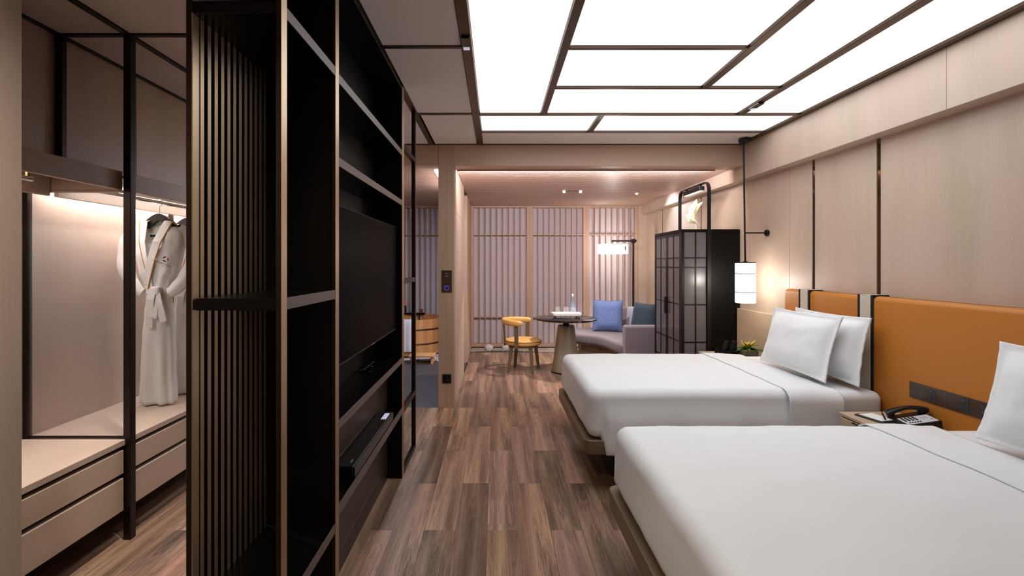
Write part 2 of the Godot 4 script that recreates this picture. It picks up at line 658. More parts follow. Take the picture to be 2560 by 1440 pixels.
	var bg := mat("bottle_glass", Color(0.55, 0.70, 0.80, 0.28), 0.03)
	bg.transparency = BaseMaterial3D.TRANSPARENCY_ALPHA
	# small colours
	mat("bird_cream", Color(0.90, 0.88, 0.74), 0.6)
	mat("rock_white", Color(0.80, 0.79, 0.80), 0.85)
	mat("gravel_tan", Color(0.66, 0.60, 0.53), 0.9)
	mat("gravel_dark", Color(0.25, 0.24, 0.25), 0.9)
	mat("concrete", Color(0.36, 0.33, 0.25), 0.85)
	mat("paper", Color(0.93, 0.93, 0.92), 0.8)
	mat("print_black", Color(0.03, 0.03, 0.03), 0.8)
	mat("print_red", Color(0.72, 0.25, 0.18), 0.8)
	mat("print_grey", Color(0.45, 0.42, 0.40), 0.7)
	mat("phone_face", Color(0.82, 0.81, 0.84), 0.4)
	mat("panel_brown", Color(0.27, 0.20, 0.155), 0.16)
	mat("socket_grey", Color(0.19, 0.20, 0.23), 0.4)
	mat("copper", Color(0.80, 0.47, 0.33), 0.3, 0.8)
	mat("brush_bristle", Color(0.82, 0.62, 0.55), 0.9)
	mat("tray_white", Color(0.92, 0.91, 0.91), 0.25)
	for k in 3:
		mat("leaf_%d" % k, [Color(0.62, 0.64, 0.12), Color(0.30, 0.50, 0.10), Color(0.74, 0.70, 0.28)][k], 0.5)
	mat("blossom", Color(0.86, 0.62, 0.42), 0.6)
	# what gives off light
	glow("panel_glow", Color(1.0, 0.995, 0.985), 0.92)
	glow("shade_glow", Color(1.0, 0.98, 0.96), 1.5)
	glow("led_glow", Color(0.97, 0.97, 1.0), 2.5)
	glow("warm_glow", Color(1.0, 0.95, 0.78), 2.0)
	glow("blue_ring_light", Color(0.25, 0.35, 1.0), 0.9)
	glow("display_light", Color(0.85, 0.85, 0.95), 0.5)

# ------------------------------------------------------------------ the lit ceiling
func build_ceiling_lights() -> void:
	var rows := [
		# x0, x1, d0, d1, label
		[-0.128, 0.352, 1.95, 3.815, "long lit ceiling panel reaching furthest into the room beside the plain grey ceiling strip"],
		[0.402, 1.376, 1.95, 2.638, "largest lit ceiling panel, set between two lengthwise bronze bars over the bed foot"],
		[0.402, 1.376, 2.668, 3.238, "middle-sized lit ceiling panel directly beyond the largest lit panel"],
		[0.402, 1.904, 3.266, 3.815, "wide lit ceiling panel whose far corner ends at the small spotlight bar"],
		[1.430, 1.904, 1.95, 3.238, "lengthwise lit ceiling panel second from the wooden soffit"],
		[1.960, 2.395, 1.95, 3.815, "lengthwise lit ceiling panel running right along the wooden soffit"],
		[-0.128, 0.818, 3.850, 4.322, "shorter of the two shallow lit ceiling panels before the plain end strip"],
		[0.866, 2.395, 3.850, 4.322, "longer of the two shallow lit ceiling panels, ending at the wooden soffit"],
	]
	for r in rows:
		var c := at((r[0] + r[1]) / 2, 2.612, (r[2] + r[3]) / 2)
		var t := thing("ceiling_light", r[4], "ceiling light", c, "luminous ceiling panels")
		bx(t, "diffuser", M.panel_glow, r[0] + 0.003, r[1] - 0.003, 2.612, 2.630, r[2] + 0.003, r[3] - 0.003, 0.001)
		area_light(t, c - Vector3(0, 0.006, 0), Vector2(r[1] - r[0] - 0.02, r[3] - r[2] - 0.02), Vector3(-PI / 2, 0, 0), Color(0.955, 0.98, 1.0), LIGHT_CEILING)

const LIGHT_CEILING := 0.58

func bar(parent: Node, x0: float, x1: float, d0: float, d1: float, m: Material = null) -> void:
	bx(parent, "grid_bar", m if m else M.bronze_bar, x0, x1, 2.598, 2.64, d0, d1, 0.002)

# ------------------------------------------------------------------ walls and ceiling
func build_shell() -> void:
	mat("bronze_bar", Color(0.36, 0.30, 0.26), 0.32, 0.9)
	var c := setting("ceiling", "white ceiling panels in a bronze grid")
	bx(c, "slab", M.plaster, -2.75, 2.75, 2.69, 2.8, -1.15, 8.5, 0.0)
	# plain panels
	for p in [[-0.128, 2.395, 4.352, 4.775], [-0.128, 2.395, -1.0, 1.92],
			[-0.615, -0.19, -1.0, 2.622], [-0.615, -0.19, 2.652, 3.795], [-0.60, -0.19, 3.832, 4.775],
			[-1.88, -0.66, -1.0, 2.485], [-1.88, -0.66, 2.52, 4.775], [-2.60, -1.92, -1.0, 2.485], [-2.60, -1.92, 2.52, 4.775]]:
		bx(c, "panel", M.ceiling_white, p[0], p[1], 2.606, 2.65, p[2], p[3], 0.001)
	# the bronze grid
	bar(c, -0.187, -0.130, -1.0, 4.78)
	bar(c, 0.354, 0.400, 1.92, 3.82)
	bar(c, 1.378, 1.428, 1.92, 3.24)
	bar(c, 1.906, 1.958, 1.92, 3.82)
	bar(c, 2.397, 2.449, -1.0, 4.78)
	bar(c, 0.400, 1.378, 2.640, 2.666)
	bar(c, 0.400, 1.906, 3.240, 3.264)
	bar(c, -0.130, 2.397, 3.817, 3.848)
	bar(c, 0.820, 0.864, 3.848, 4.324)
	bar(c, -0.130, 2.397, 4.324, 4.350)
	bar(c, -0.130, 2.397, 1.922, 1.948)
	bar(c, -0.615, -0.187, 2.624, 2.650)
	bar(c, -0.615, -0.187, 3.797, 3.830)
	bar(c, -0.66, -0.617, 3.24, 4.78)
	bar(c, -2.60, 2.449, 4.776, 4.79, M.dark_bronze)
	bar(c, -1.918, -1.882, -1.0, 4.78, M.dark_bronze)
	bar(c, -2.27, -0.66, 2.488, 2.518, M.dark_bronze)
	bar(c, -2.269, -2.24, -1.0, 4.775, M.dark_bronze)
	# right wall: veneered panels with dark mirror strips between some of them, and the soffit above
	var r := setting("wall_right", "pale oak panelled wall behind the beds")
	bx(r, "core", M.plaster, 2.575, 2.75, 0.0, 2.69, -1.15, 8.5, 0.0)
	var strips := [3.237, 3.90, 6.04, 7.44]
	var cuts := [-1.0, 0.9, 2.07, 3.237, 3.90, 4.22, 4.836, 6.04, 7.44, 8.3]
	for k in cuts.size() - 1:
		var a: float = cuts[k] + (0.018 if cuts[k] in strips else 0.0015)
		var b: float = cuts[k + 1] - (0.018 if cuts[k + 1] in strips else 0.0015)
		bx(r, "panel", M.oak, 2.56, 2.576, 0.0, 2.27, a, b, 0.0015)
	for s in strips:
		bx(r, "mirror_strip", M.mirror, 2.566, 2.577, 0.0, 2.27, s - 0.0175, s + 0.0175, 0.001)
	var cuts2 := [-1.0, 1.0, 2.63, 4.26, 4.98]
	for k in cuts2.size() - 1:
		bx(r, "soffit", M.oak, 2.449, 2.60, 2.26, 2.605, cuts2[k] + 0.001, cuts2[k + 1] - 0.001, 0.0015)
	for s in [[4.98, 5.78], [5.78, 7.0], [7.0, 8.3]]:
		bx(r, "soffit", M.oak, 2.449, 2.60, 2.26, 2.46, s[0] + 0.001, s[1] - 0.001, 0.0015)
	# beam across the room and the column under it
	var t := setting("trim_1", "pale oak beam across the room")
	bx(t, "beam_core", M.oak_level, -0.413, 2.448, 2.388, 2.60, 4.78, 4.98, 0.003)
	bx(t, "beam_end", M.oak_level, -2.6, -0.572, 2.395, 2.60, 4.782, 4.98, 0.003)
	var col := setting("wall_middle", "oak column and partition between sitting corner and bathroom")
	bx(col, "column_board", M.oak_column, -0.57, -0.4915, 0.0, 2.598, 4.78, 4.90, 0.0015)
	bx(col, "column_board", M.oak_column, -0.4905, -0.413, 0.0, 2.598, 4.78, 4.90, 0.0015)
	bx(col, "partition_core", M.plaster, -0.555, -0.425, 0.0, 2.46, 4.90, 6.24, 0.0)
	bx(col, "panel", M.oak, -0.426, -0.413, 0.0, 1.948, 4.902, 6.24, 0.001)
	bx(col, "panel", M.oak, -0.426, -0.413, 1.951, 2.46, 4.902, 6.24, 0.001)
	bx(col, "panel", M.oak, -0.57, -0.556, 0.0, 2.46, 4.902, 6.24, 0.001)
	bx(col, "end_board", M.oak_column, -0.57, -0.413, 0.0, 2.46, 6.241, 6.255, 0.001)
	bx(col, "panel", M.oak_fin, -0.50, -0.413, 0.0, 2.46, 6.95, 7.65, 0.002)
	bx(col, "frame_board", M.oak_fin, -0.50, -0.418, 0.0, 2.46, 7.66, 8.16, 0.002)
	# far wall behind the screens, walls that close the rest
	var b := setting("wall_back", "wall behind the sliding screens")
	bx(b, "core", M.plaster, -2.75, 2.75, 0.0, 2.69, 8.36, 8.5, 0.0)
	bx(b, "end_panel", M.oak, 2.402, 2.56, 0.0, 2.42, 8.16, 8.36, 0.002)
	var f := setting("wall_front", "wall behind the camera")
	bx(f, "core", M.plaster, -2.75, 2.75, 0.0, 2.69, -1.15, -1.0, 0.0)
	bx(f, "panel", M.oak, -2.6, 2.56, 0.0, 2.6, -1.0, -0.985, 0.002)
	var l := setting("wall_left", "pale oak wall behind the open wardrobe")
	bx(l, "core", M.plaster, -2.75, -2.60, 0.0, 2.69, -1.15, 8.5, 0.0)
	for s in [[-1.0, 1.28], [1.283, 2.498], [2.502, 3.62], [3.623, 4.775]]:
		bx(l, "panel", M.oak, -2.60, -2.44, 0.0, 1.86, s[0], s[1], 0.0015)
	for s in [[-1.0, 1.42], [1.423, 2.485], [2.52, 3.05], [3.053, 4.775]]:
		bx(l, "upper_panel", M.oak, -2.60, -2.27, 1.88, 2.60, s[0], s[1], 0.0015)
	var e := setting("wall_entry", "oak lined wall end by the wardrobe")
	bx(e, "core", M.plaster, -1.30, -1.212, 0.0, 2.60, -1.0, 1.215, 0.0)
	bx(e, "panel", M.oak, -1.213, -1.20, 0.0, 2.60, -1.0, 1.2265, 0.003)
	bx(e, "panel", M.oak, -1.312, -1.30, 0.0, 2.60, -1.0, 1.2265, 0.003)
	bx(e, "end_board", M.oak, -1.30, -1.213, 0.0, 2.60, 1.2155, 1.2265, 0.003)
	# bathroom side of the opening
	var q := setting("wall_bathroom", "wall between the wardrobe and the bathroom")
	bx(q, "core", M.oak, -2.6, -1.62, 0.0, 2.60, 4.79, 4.90, 0.002)

func build_floor() -> void:
	var f := setting("floor", "brown oak plank floor laid lengthwise")
	bx(f, "underlay", M.plinth, -2.75, 2.75, -0.12, -0.0135, -1.15, 8.5, 0.0)
	var pitch := 0.1685
	for k in range(-14, 17):
		var x0 := -0.2151 + pitch * k
		var x1 := x0 + pitch
		if x0 > 2.56 or x1 < -2.45:
			continue
		x1 = minf(x1, 2.575)
		var first := 3.13 if k % 2 == 0 else 2.58
		var d := first - 4.4
		while d < 7.765:
			var a := maxf(d, -0.9)
			var b := minf(d + 1.1, 7.765)
			if x0 < -0.66:
				b = minf(b, 4.785)
			d += 1.1
			if b - a < 0.05:
				continue
			if x0 < -0.413 and x0 > -0.66 and b > 4.79:     # the board that meets the partition
				bx(f, "plank", M["plank_%d" % rng.randi_range(0, 13)], -0.412, x1 - 0.0006, -0.0135, 0.0, maxf(a, 4.786) + 0.0006, b - 0.0006, 0.0012)
				b = 4.785
				if b - a < 0.05:
					continue
			bx(f, "plank", M["plank_%d" % rng.randi_range(0, 13)], x0 + 0.0003, x1 - 0.0003, -0.0135, 0.0, a + 0.0003, b - 0.0003, 0.0007)
	var g := setting("floor_bathroom", "dark grey slate floor of the bathroom")
	bx(g, "slab", M.slate_tile, -2.6, -0.425, -0.0135, 0.0, 4.79, 7.0, 0.002)
	var e := setting("floor_edge", "stone edge of the pebble bed")
	bx(e, "kerb", M.slate_tile, -0.43, 2.56, -0.0135, 0.003, 7.767, 7.785, 0.002)

func build_windows() -> void:
	# sliding screens of fabric behind upright fins
	var wins := [[-0.425, 0.570, "window_1", 9], [0.570, 1.525, "window_2", 9], [1.525, 2.40, "window_3", 8], [-1.60, -0.52, "window_4", 11], [-2.60, -1.60, "window_5", 10]]
	for w in wins:
		var s := setting(w[2], "sliding screen of pale fabric behind upright wooden fins")
		var x0: float = w[0]
		var x1: float = w[1]
		bx(s, "stile", M.oak_fin, x0, x0 + 0.052, 0.02, 2.405, 8.165, 8.27, 0.003)
		bx(s, "stile", M.oak_fin, x1 - 0.052, x1, 0.02, 2.405, 8.165, 8.27, 0.003)
		bx(s, "rail", M.oak_fin, x0 + 0.052, x1 - 0.052, 0.02, 0.075, 8.17, 8.27, 0.003)
		bx(s, "rail", M.oak_fin, x0 + 0.052, x1 - 0.052, 2.37, 2.405, 8.17, 8.27, 0.003)
		bx(s, "screen_cloth", M.shoji_paper, x0 + 0.05, x1 - 0.05, 0.07, 2.375, 8.262, 8.268, 0.0)
		var n: int = w[3]
		for k in range(1, n):
			var x := lerpf(x0 + 0.052, x1 - 0.052, float(k) / n)
			bx(s, "fin", M.pale_fin, x - 0.0045, x + 0.0045, 0.075, 2.37, 8.172, 8.262, 0.002)
		for y in [1.911, 0.519]:
			bx(s, "cross_rail", M.pale_fin, x0 + 0.052, x1 - 0.052, y - 0.006, y + 0.006, 8.176, 8.262, 0.002)
	var base := setting("trim_2", "dark track under the screens")
	bx(base, "track", M.plinth, -2.6, 2.4, -0.0135, 0.02, 8.155, 8.30, 0.002)

func build_slat_ceiling() -> void:
	var c := setting("ceiling_slats", "ceiling of narrow pinkish oak slats at the far end")
	bx(c, "backing", M.oak_level, -2.6, 2.56, 2.445, 2.46, 4.98, 8.36, 0.0)
	bx(c, "lid", M.plaster, -2.75, 2.75, 2.47, 2.69, 4.99, 8.5, 0.0)
	var d := 5.0
	while d < 8.22:
		bx(c, "slat", M.oak_slat, -0.413, 2.449, 2.402, 2.445, d, d + 0.052, 0.005)
		bx(c, "slat", M.oak_slat, -2.6, -0.575, 2.402, 2.445, d, d + 0.052, 0.005)
		d += 0.074


# ------------------------------------------------------------------ shelving screen with the television
func build_shelving() -> void:
	var t := thing("shelving_unit", "tall black and bronze open shelving screen with upright slats, holding the television", "shelving unit", at(-0.76, 0, 2.3))
	var XF := -0.62     # front plane, towards the beds
	var XB := -0.8776   # plane of the slats
	# posts: dark body with a bronze edge
	for p in [[1.396, 1.436], [1.868, 1.910], [3.20, 3.245]]:
		var po := bx(t, "post", M.dark_bronze, XF - 0.016, XF - 0.001, 0.0, 2.60, p[0], p[1], 0.002)
		bx(po, "bronze_face", M.bronze, XF - 0.0015, XF, 0.0, 2.60, p[0] + 0.0008, p[1] - 0.0008, 0.0005)
	bx(t, "post", M.dark_bronze, -0.896, XB, 0.0, 2.60, 1.396, 1.436, 0.002)
	bx(t, "post", M.bronze, XB - 0.004, XB + 0.001, 0.43, 2.147, 1.3965, 1.428, 0.001)
	# first bay: slats, shelves, side panel
	for k in 12:
		var d := 1.436 + 0.036 * k
		var sl := bx(t, "slat", M.black_wood, XB - 0.026, XB - 0.001, 0.417, 2.147, d, d + 0.019, 0.001)
		bx(sl, "bronze_face", M.bronze, XB - 0.0015, XB, 0.417, 2.147, d + 0.0006, d + 0.0184, 0.0004)
	bx(t, "shelf", M.shelf_wood, -0.89, XF - 0.002, 2.147, 2.182, 1.40, 1.868, 0.002)
	bx(t, "shelf", M.shelf_wood, -0.872, XF - 0.002, 1.285, 1.320, 1.40, 1.868, 0.002)
	bx(t, "shelf", M.shelf_wood, -0.89, XF - 0.002, 0.38, 0.417, 1.40, 1.868, 0.002)
	for s in [[2.147, 2.182, 1.437, 1.867], [1.285, 1.320, 1.437, 1.867], [0.38, 0.417, 1.437, 1.867], [2.136, 2.172, 1.911, 3.199], [1.807, 1.842, 1.911, 3.199], [0.765, 0.802, 1.911, 3.199], [0.425, 0.470, 1.911, 3.199]]:
		bx(t, "shelf_edge", M.shelf_edge, XF - 0.0025, XF - 0.0005, s[0], s[1], s[2], s[3], 0.0005)
	bx(t, "side_panel", M.black_wood, -0.895, XF - 0.018, 0.0, 2.60, 1.872, 1.906, 0.002)
	bx(t, "upper_back", M.black_wood, -0.895, -0.88, 2.182, 2.60, 1.436, 1.872, 0.001)
	bx(t, "lower_back", M.black_wood, -0.895, -0.88, 0.0, 0.38, 1.436, 1.872, 0.001)
	# television bay
	bx(t, "back_panel", M.black_wood, -0.895, -0.80, 0.80, 2.60, 1.906, 3.20, 0.002)
	for s in [[0.0, 0.103], [0.106, 0.425]]:
		bx(t, "lower_panel", M.plinth_wood, -0.895, -0.72, s[0], s[1], 1.906, 3.20, 0.002)
	for s in [[0.47, 0.535], [0.538, 0.765]]:
		bx(t, "lower_panel", M.plinth_wood, -0.895, -0.72, s[0], s[1], 1.906, 3.20, 0.002)
	bx(t, "end_panel", M.black_wood, -0.895, XF - 0.017, 0.0, 2.60, 3.202, 3.24, 0.002)
	for s in [[2.136, 2.172], [1.807, 1.842], [0.765, 0.802], [0.425, 0.470]]:
		bx(t, "shelf", M.shelf_wood, -0.80 if s[0] > 0.7 else -0.72, XF - 0.002, s[0], s[1], 1.908, 3.20, 0.002)
	bx(t, "top_panel", M.black_wood, -0.895, XF - 0.002, 2.575, 2.598, 1.436, 3.20, 0.001)
	# television
	var tv := thing("television", "large flat black television mounted in the shelving screen", "television", at(-0.70, 0.99, 2.57))
	bx(tv, "body", M.black_plastic, -0.80, -0.668, 1.05, 1.60, 2.1, 3.04, 0.01)
	bx(tv, "bezel", M.dark_bronze, -0.672, -0.652, 0.992, 1.664, 1.972, 3.165, 0.003)
	bx(tv, "screen", M.screen_glass, -0.653, -0.6505, 1.002, 1.660, 1.978, 3.159, 0.001)
	bx(tv, "maker_mark", M.print_grey, -0.652, -0.6515, 0.9945, 1.0, 2.54, 2.60, 0.0)
	# soundbar
	var sb := thing("soundbar", "long grey-fronted soundbar on the lowest shelf of the shelving screen", "soundbar", at(-0.67, 0.470, 2.54))
	put(sb, "body", soft_box(Vector3(0.085, 0.052, 0.80), 0.008, 3, 2), M.black_plastic, Vector3(-0.002, 0.028, 0))
	bx(sb, "grille", M.grey_plastic, -0.628, -0.6245, 0.474, 0.520, 2.142, 2.938, 0.001)
	bx(sb, "display", M.display_light, -0.665, -0.637, 0.5238, 0.5248, 2.79, 2.90, 0.0)
	for k in 6:
		bx(sb, "icon", M.print_black, -0.660 + 0.010 * (k % 2), -0.654 + 0.010 * (k % 2), 0.5248, 0.5252, 2.797 + 0.034 * (k / 2), 2.807 + 0.034 * (k / 2), 0.0)
	bx(sb, "maker_mark", M.print_grey, -0.659, -0.652, 0.5240, 0.5246, 2.18, 2.22, 0.0)
	# connection panel
	var mp := thing("media_panel", "flat black connection panel on the shelf below the television", "media panel", at(-0.755, 0.802, 2.9))
	bx(mp, "plate", M.black_gloss, -0.79, -0.72, 0.802, 0.809, 2.75, 3.06, 0.002)
	for k in 5:
		bx(mp, "port", M.print_grey, -0.77, -0.757, 0.809, 0.8096, 2.80 + 0.05 * k, 2.818 + 0.05 * k, 0.0)
	bx(mp, "port", M.print_grey, -0.745, -0.735, 0.809, 0.8096, 2.88, 2.90, 0.0)
	# glass screen at the far end of the shelving
	var g := thing("metal_screen", "narrow open screen of thin black metal bars at the end of the shelving", "screen", at(-0.635, 0, 3.5))
	bx(g, "frame_post", M.dark_bronze, -0.65, -0.62, 0.0, 2.598, 3.715, 3.75, 0.002)
	bx(g, "frame_post", M.bronze, -0.65, -0.62, 0.0, 2.598, 3.246, 3.262, 0.002)
	bx(g, "sill", M.dark_bronze, -0.65, -0.62, 0.0, 0.03, 3.262, 3.715, 0.002)
	for y in [0.415, 1.285, 2.20]:
		bx(g, "cross_bar", M.dark_bronze, -0.65, -0.62, y, y + 0.035, 3.262, 3.715, 0.002)

# ------------------------------------------------------------------ open wardrobe
func build_wardrobe() -> void:
	var t := thing("open_wardrobe", "open oak wardrobe with drawer bench, dark metal posts and hanging rails", "wardrobe", at(-2.17, 0, 2.5))
	for s in [[0.3, 2.486], [2.526, 4.7]]:
		bx(t, "bench_top", M.oak, -2.44, -1.905, 0.49, 0.52, s[0], s[1], 0.002)
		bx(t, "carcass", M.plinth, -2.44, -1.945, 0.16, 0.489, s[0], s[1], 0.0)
		for y in [[0.345, 0.468], [0.155, 0.325]]:
			bx(t, "drawer", M.oak_drawer, -1.944, -1.908, y[0] + 0.002, y[1], s[0] + 0.006, s[1] - 0.006, 0.003)
	for s in [[-1.0, 2.486], [2.526, 4.7]]:
		bx(t, "header", M.oak_drawer, -1.945, -1.92, 1.800, 1.895, s[0], s[1], 0.002)
		bx(t, "header_top", M.oak, -2.44, -1.945, 1.868, 1.88, s[0], s[1], 0.001)
		bx(t, "back_rail_board", M.oak_drawer, -2.31, -2.29, 1.770, 1.868, s[0], s[1], 0.002)
	bx(t, "post", M.dark_bronze, -1.918, -1.880, 0.0, 2.598, 2.487, 2.525, 0.002)
	bx(t, "post", M.dark_bronze, -2.27, -2.235, 1.895, 2.598, 2.490, 2.520, 0.002)
	bx(t, "post", M.dark_bronze, -2.44, -2.415, 0.52, 1.868, 2.490, 2.520, 0.002)
	bx(t, "post", M.dark_bronze, -2.44, -2.415, 0.52, 1.868, 3.60, 3.625, 0.002)
	bx(t, "pane_sill", M.dark_bronze, -2.415, -1.918, 0.521, 0.529, 2.498, 2.512, 0.001)
	bx(t, "top_rail", M.oak_drawer, -2.415, -1.92, 1.79, 1.80, 2.490, 2.520, 0.001)
	bx(t, "divider", M.oak_drawer, -2.44, -1.946, 1.801, 1.867, 2.490, 2.520, 0.001)
	bx(t, "pane", M.clear_glass, -2.415, -1.918, 0.529, 1.79, 2.503, 2.507, 0.0)
	# hanging rails with a lit strip above
	for s in [[0.9, 2.25], [2.56, 4.6]]:
		var rail := put(t, "hanging_rail", sweep([at(-2.16, 1.815, s[0]), at(-2.16, 1.815, s[1])], disc_section(0.0125, 14)), M.chrome, -t.position)
		for d in [s[0] + 0.02, s[1] - 0.02]:
			bx(rail, "bracket", M.brass, -2.166, -2.154, 1.815, 1.868, d - 0.006, d + 0.006, 0.001)
	# lamp strips: one over each rail, one tucked behind the board at the back
	for s in [[2.58, 4.3], [0.7, 2.2]]:
		bx(t, "lamp_strip", M.led_glow, -2.215, -2.195, 1.858, 1.867, s[0], s[1], 0.001)
		area_light(t, at(-2.205, 1.854, (s[0] + s[1]) / 2), Vector2(0.018, s[1] - s[0] - 0.02), Vector3(-PI / 2, 0, 0), Color(1.0, 0.98, 0.98), LIGHT_RAIL)
		bx(t, "lamp_strip", M.led_glow, -2.42, -2.34, 1.858, 1.867, s[0], s[1], 0.001)
		area_light(t, at(-2.38, 1.852, (s[0] + s[1]) / 2), Vector2(0.06, s[1] - s[0] - 0.02), Vector3(-PI / 2, 0, 0), Color(1.0, 0.965, 0.97), LIGHT_NICHE)
	# robes
	robe(at(-2.155, 0, 3.10), "white waffle bathrobe with gold piping and an embroidered emblem, hanging in the wardrobe", true)
	robe(at(-2.135, 0, 3.36), "white waffle bathrobe hanging behind the one with the emblem", false)

func robe(where: Vector3, label: String, emblem: bool) -> void:
	var h := thing("clothes_hanger", "black clothes hanger carrying the front bathrobe" if emblem else "black clothes hanger carrying the rear bathrobe", "hanger", where + Vector3(0, 1.62, 0), "black hangers on the rail")
	var y0 := -1.62
	# shaped shoulder piece and wire hook
	var sh := []
	for k in 25:
		var u := k / 24.0 * 2.0 - 1.0
		sh.append(Vector3(u * 0.155, 1.720 + y0 - 0.14 * pow(absf(u), 1.5), 0.0))
	var sz := []
	for k in 25:
		sz.append(1.0 - 0.35 * pow(absf(k / 24.0 * 2.0 - 1.0), 2.0))
	put(h, "shoulder", sweep(sh, rect_section(0.03, 0.045), Vector3.UP, -1, sz), M.black_plastic)
	put(h, "bar", sweep([Vector3(-0.14, 1.60 + y0, 0), Vector3(0.14, 1.60 + y0, 0)], rect_section(0.012, 0.014), Vector3.UP, -1), M.black_plastic)
	var hook := [Vector3(0, 1.735 + y0, 0), Vector3(0, 1.79 + y0, 0), Vector3(0.016, 1.793 + y0, 0)]
	hook += arc_points(Vector3(0, 1.815 + y0, 0), Vector3.RIGHT, Vector3.UP, 0.017, -0.9, PI * 1.05, 10)
	put(h, "hook", sweep(hook, disc_section(0.002, 6), Vector3.BACK), M.chrome)
	var t := thing("bathrobe", label, "bathrobe", where + Vector3(0, 0.526, 0), "bathrobes")
	var o := -0.526
	var nz := FastNoiseLite.new()
	nz.seed = 4 if emblem else 9
	nz.frequency = 1.3
	# body: from hem to shoulders, x half-width and depth by height
	var key := [[0.530, 0.098, 0.045], [0.56, 0.104, 0.05], [0.75, 0.098, 0.055], [0.95, 0.092, 0.056], [1.10, 0.085, 0.055], [1.20, 0.074, 0.05], [1.255, 0.068, 0.046], [1.30, 0.092, 0.052], [1.38, 0.125, 0.062], [1.50, 0.150, 0.068], [1.57, 0.166, 0.064], [1.615, 0.166, 0.055], [1.645, 0.145, 0.046], [1.662, 0.11, 0.036], [1.672, 0.07, 0.026]]
	var st := start(0)
	var rows := []
	var n := 48
	for i in 61:
		var y := lerpf(0.530, 1.672, i / 60.0)
		var w := 0.0
		var dp := 0.0
		for k in key.size() - 1:
			if y >= key[k][0] - 1e-6 and y <= key[k + 1][0] + 1e-6:
				var s := smoothstep(0.0, 1.0, (y - key[k][0]) / (key[k + 1][0] - key[k][0]))
				w = lerpf(key[k][1], key[k + 1][1], s)
				dp = lerpf(key[k][2], key[k + 1][2], s)
		var row := []
		var lean := 0.012 * (1.25 - y) if y < 1.25 else 0.0
		for j in n:
			var a := TAU * j / n
			var cx := signf(cos(a)) * pow(absf(cos(a)), 0.85)
			var cz := signf(sin(a)) * pow(absf(sin(a)), 0.75)
			var fold := 0.0
			if y < 1.26:
				fold = (1.26 - y) * 0.022 * sin(a * 7.0 + nz.get_noise_1d(y * 0.5) * 2.0) + 0.006 * nz.get_noise_2d(a * 2.0, y * 3.0)
			else:
				fold = 0.010 * nz.get_noise_2d(cos(a) * 2.0 + 5.0, y * 4.0) + 0.005 * sin(a * 9.0 + y * 22.0) * smoothstep(1.60, 1.30, y)
			var p := Vector3(cx * (w + fold * 0.5) - lean, y + o, cz * (dp + fold))
			if y > 1.46 and p.z > 0.0 and absf(p.x + 0.008) < lerpf(0.016, 0.078, clampf((y - 1.46) / 0.2, 0.0, 1.0)):
				p.z = -0.016     # the open neck shows the inside of the back
			row.append(p)
		rows.append(row)
	for i in 60:
		for j in n:
			var k := (j + 1) % n
			quad(st, rows[i][j], rows[i][k], rows[i + 1][k], rows[i + 1][j])
	for cap in [0, 60]:
		var m := Vector3.ZERO
		for p in rows[cap]: m += p / n
		for j in n:
			tri_out(st, m, rows[cap][j], rows[cap][(j + 1) % n], m + (Vector3.UP if cap == 0 else Vector3.DOWN) * 0.1)
	put(t, "body", done(st), M.waffle)
	# sleeves, elbows out and cuffs tucked at the waist
	for s in [-1.0, 1.0]:
		var c := Curve3D.new()
		c.add_point(Vector3(s * 0.13, 1.635 + o, 0), Vector3.ZERO, Vector3(s * 0.06, -0.03, 0))
		c.add_point(Vector3(s * 0.218, 1.50 + o, -0.005), Vector3(0, 0.06, 0), Vector3(0, -0.06, 0.0))
		c.add_point(Vector3(s * 0.195, 1.36 + o, 0.015), Vector3(s * 0.03, 0.05, 0), Vector3(-s * 0.03, -0.05, 0))
		c.add_point(Vector3(s * 0.085, 1.235 + o, 0.035), Vector3(s * 0.05, 0.03, 0), Vector3.ZERO)
		c.bake_interval = 0.02
		var pts := Array(c.get_baked_points())
		var sizes := []
		for k in pts.size():
			var u := float(k) / (pts.size() - 1)
			sizes.append(lerpf(0.85, 0.66, u) + 0.05 * sin(u * 31.0) * u + 0.22 * sin(u * PI))
		var sec := PackedVector2Array()
		for k in 20:
			var a := TAU * k / 20
			sec.append(Vector2(cos(a) * 0.050, sin(a) * 0.027) * (1.0 + 0.07 * sin(a * 5.0)))
		put(t, "sleeve", sweep(pts, sec, Vector3.BACK, 0, sizes), M.waffle)
	# lapels: two bands that cross over the chest, piped in gold along the outer edge
	var lay := func(x: float, y: float, lift: float) -> Vector3:
		var w := 0.165 if y > 1.50 else lerpf(0.07, 0.165, clampf((y - 1.25) / 0.25, 0, 1))
		var dp := lerpf(0.047, 0.069, clampf((y - 1.25) / 0.2, 0, 1))
		if y > 1.57: dp = lerpf(0.066, 0.024, clampf((y - 1.57) / 0.12, 0, 1))
		var u := clampf(absf(x) / w, 0.0, 0.98)
		return Vector3(x, y + o, dp * pow(1.0 - u * u, 0.4) + lift)
	for s in [-1.0, 1.0]:
		var inner := []
		var outer := []
		for q in [[0.80, 1.688, -0.032], [0.92, 1.697, -0.012], [0.98, 1.698, 0.012]]:
			inner.append(Vector3(s * 0.052 * q[0], q[1] + o, q[2]))
			outer.append(Vector3(s * 0.104 * q[0], q[1] - 0.022 + o, q[2]))
		for k in 21:
			var u := k / 20.0
			var y := lerpf(1.690, 1.262, u)
			var xi: float = lerpf(0.050, -0.080, u) if s > 0 else lerpf(-0.058, -0.004, u)
			var xo: float = lerpf(0.102, -0.036, u) if s > 0 else lerpf(-0.110, -0.030, minf(1.0, u * 1.15))
			inner.append(lay.call(xi, y, 0.014 if s > 0 else 0.009))
			outer.append(lay.call(xo, y, 0.012 if s > 0 else 0.007))
		var ls := start(-1)
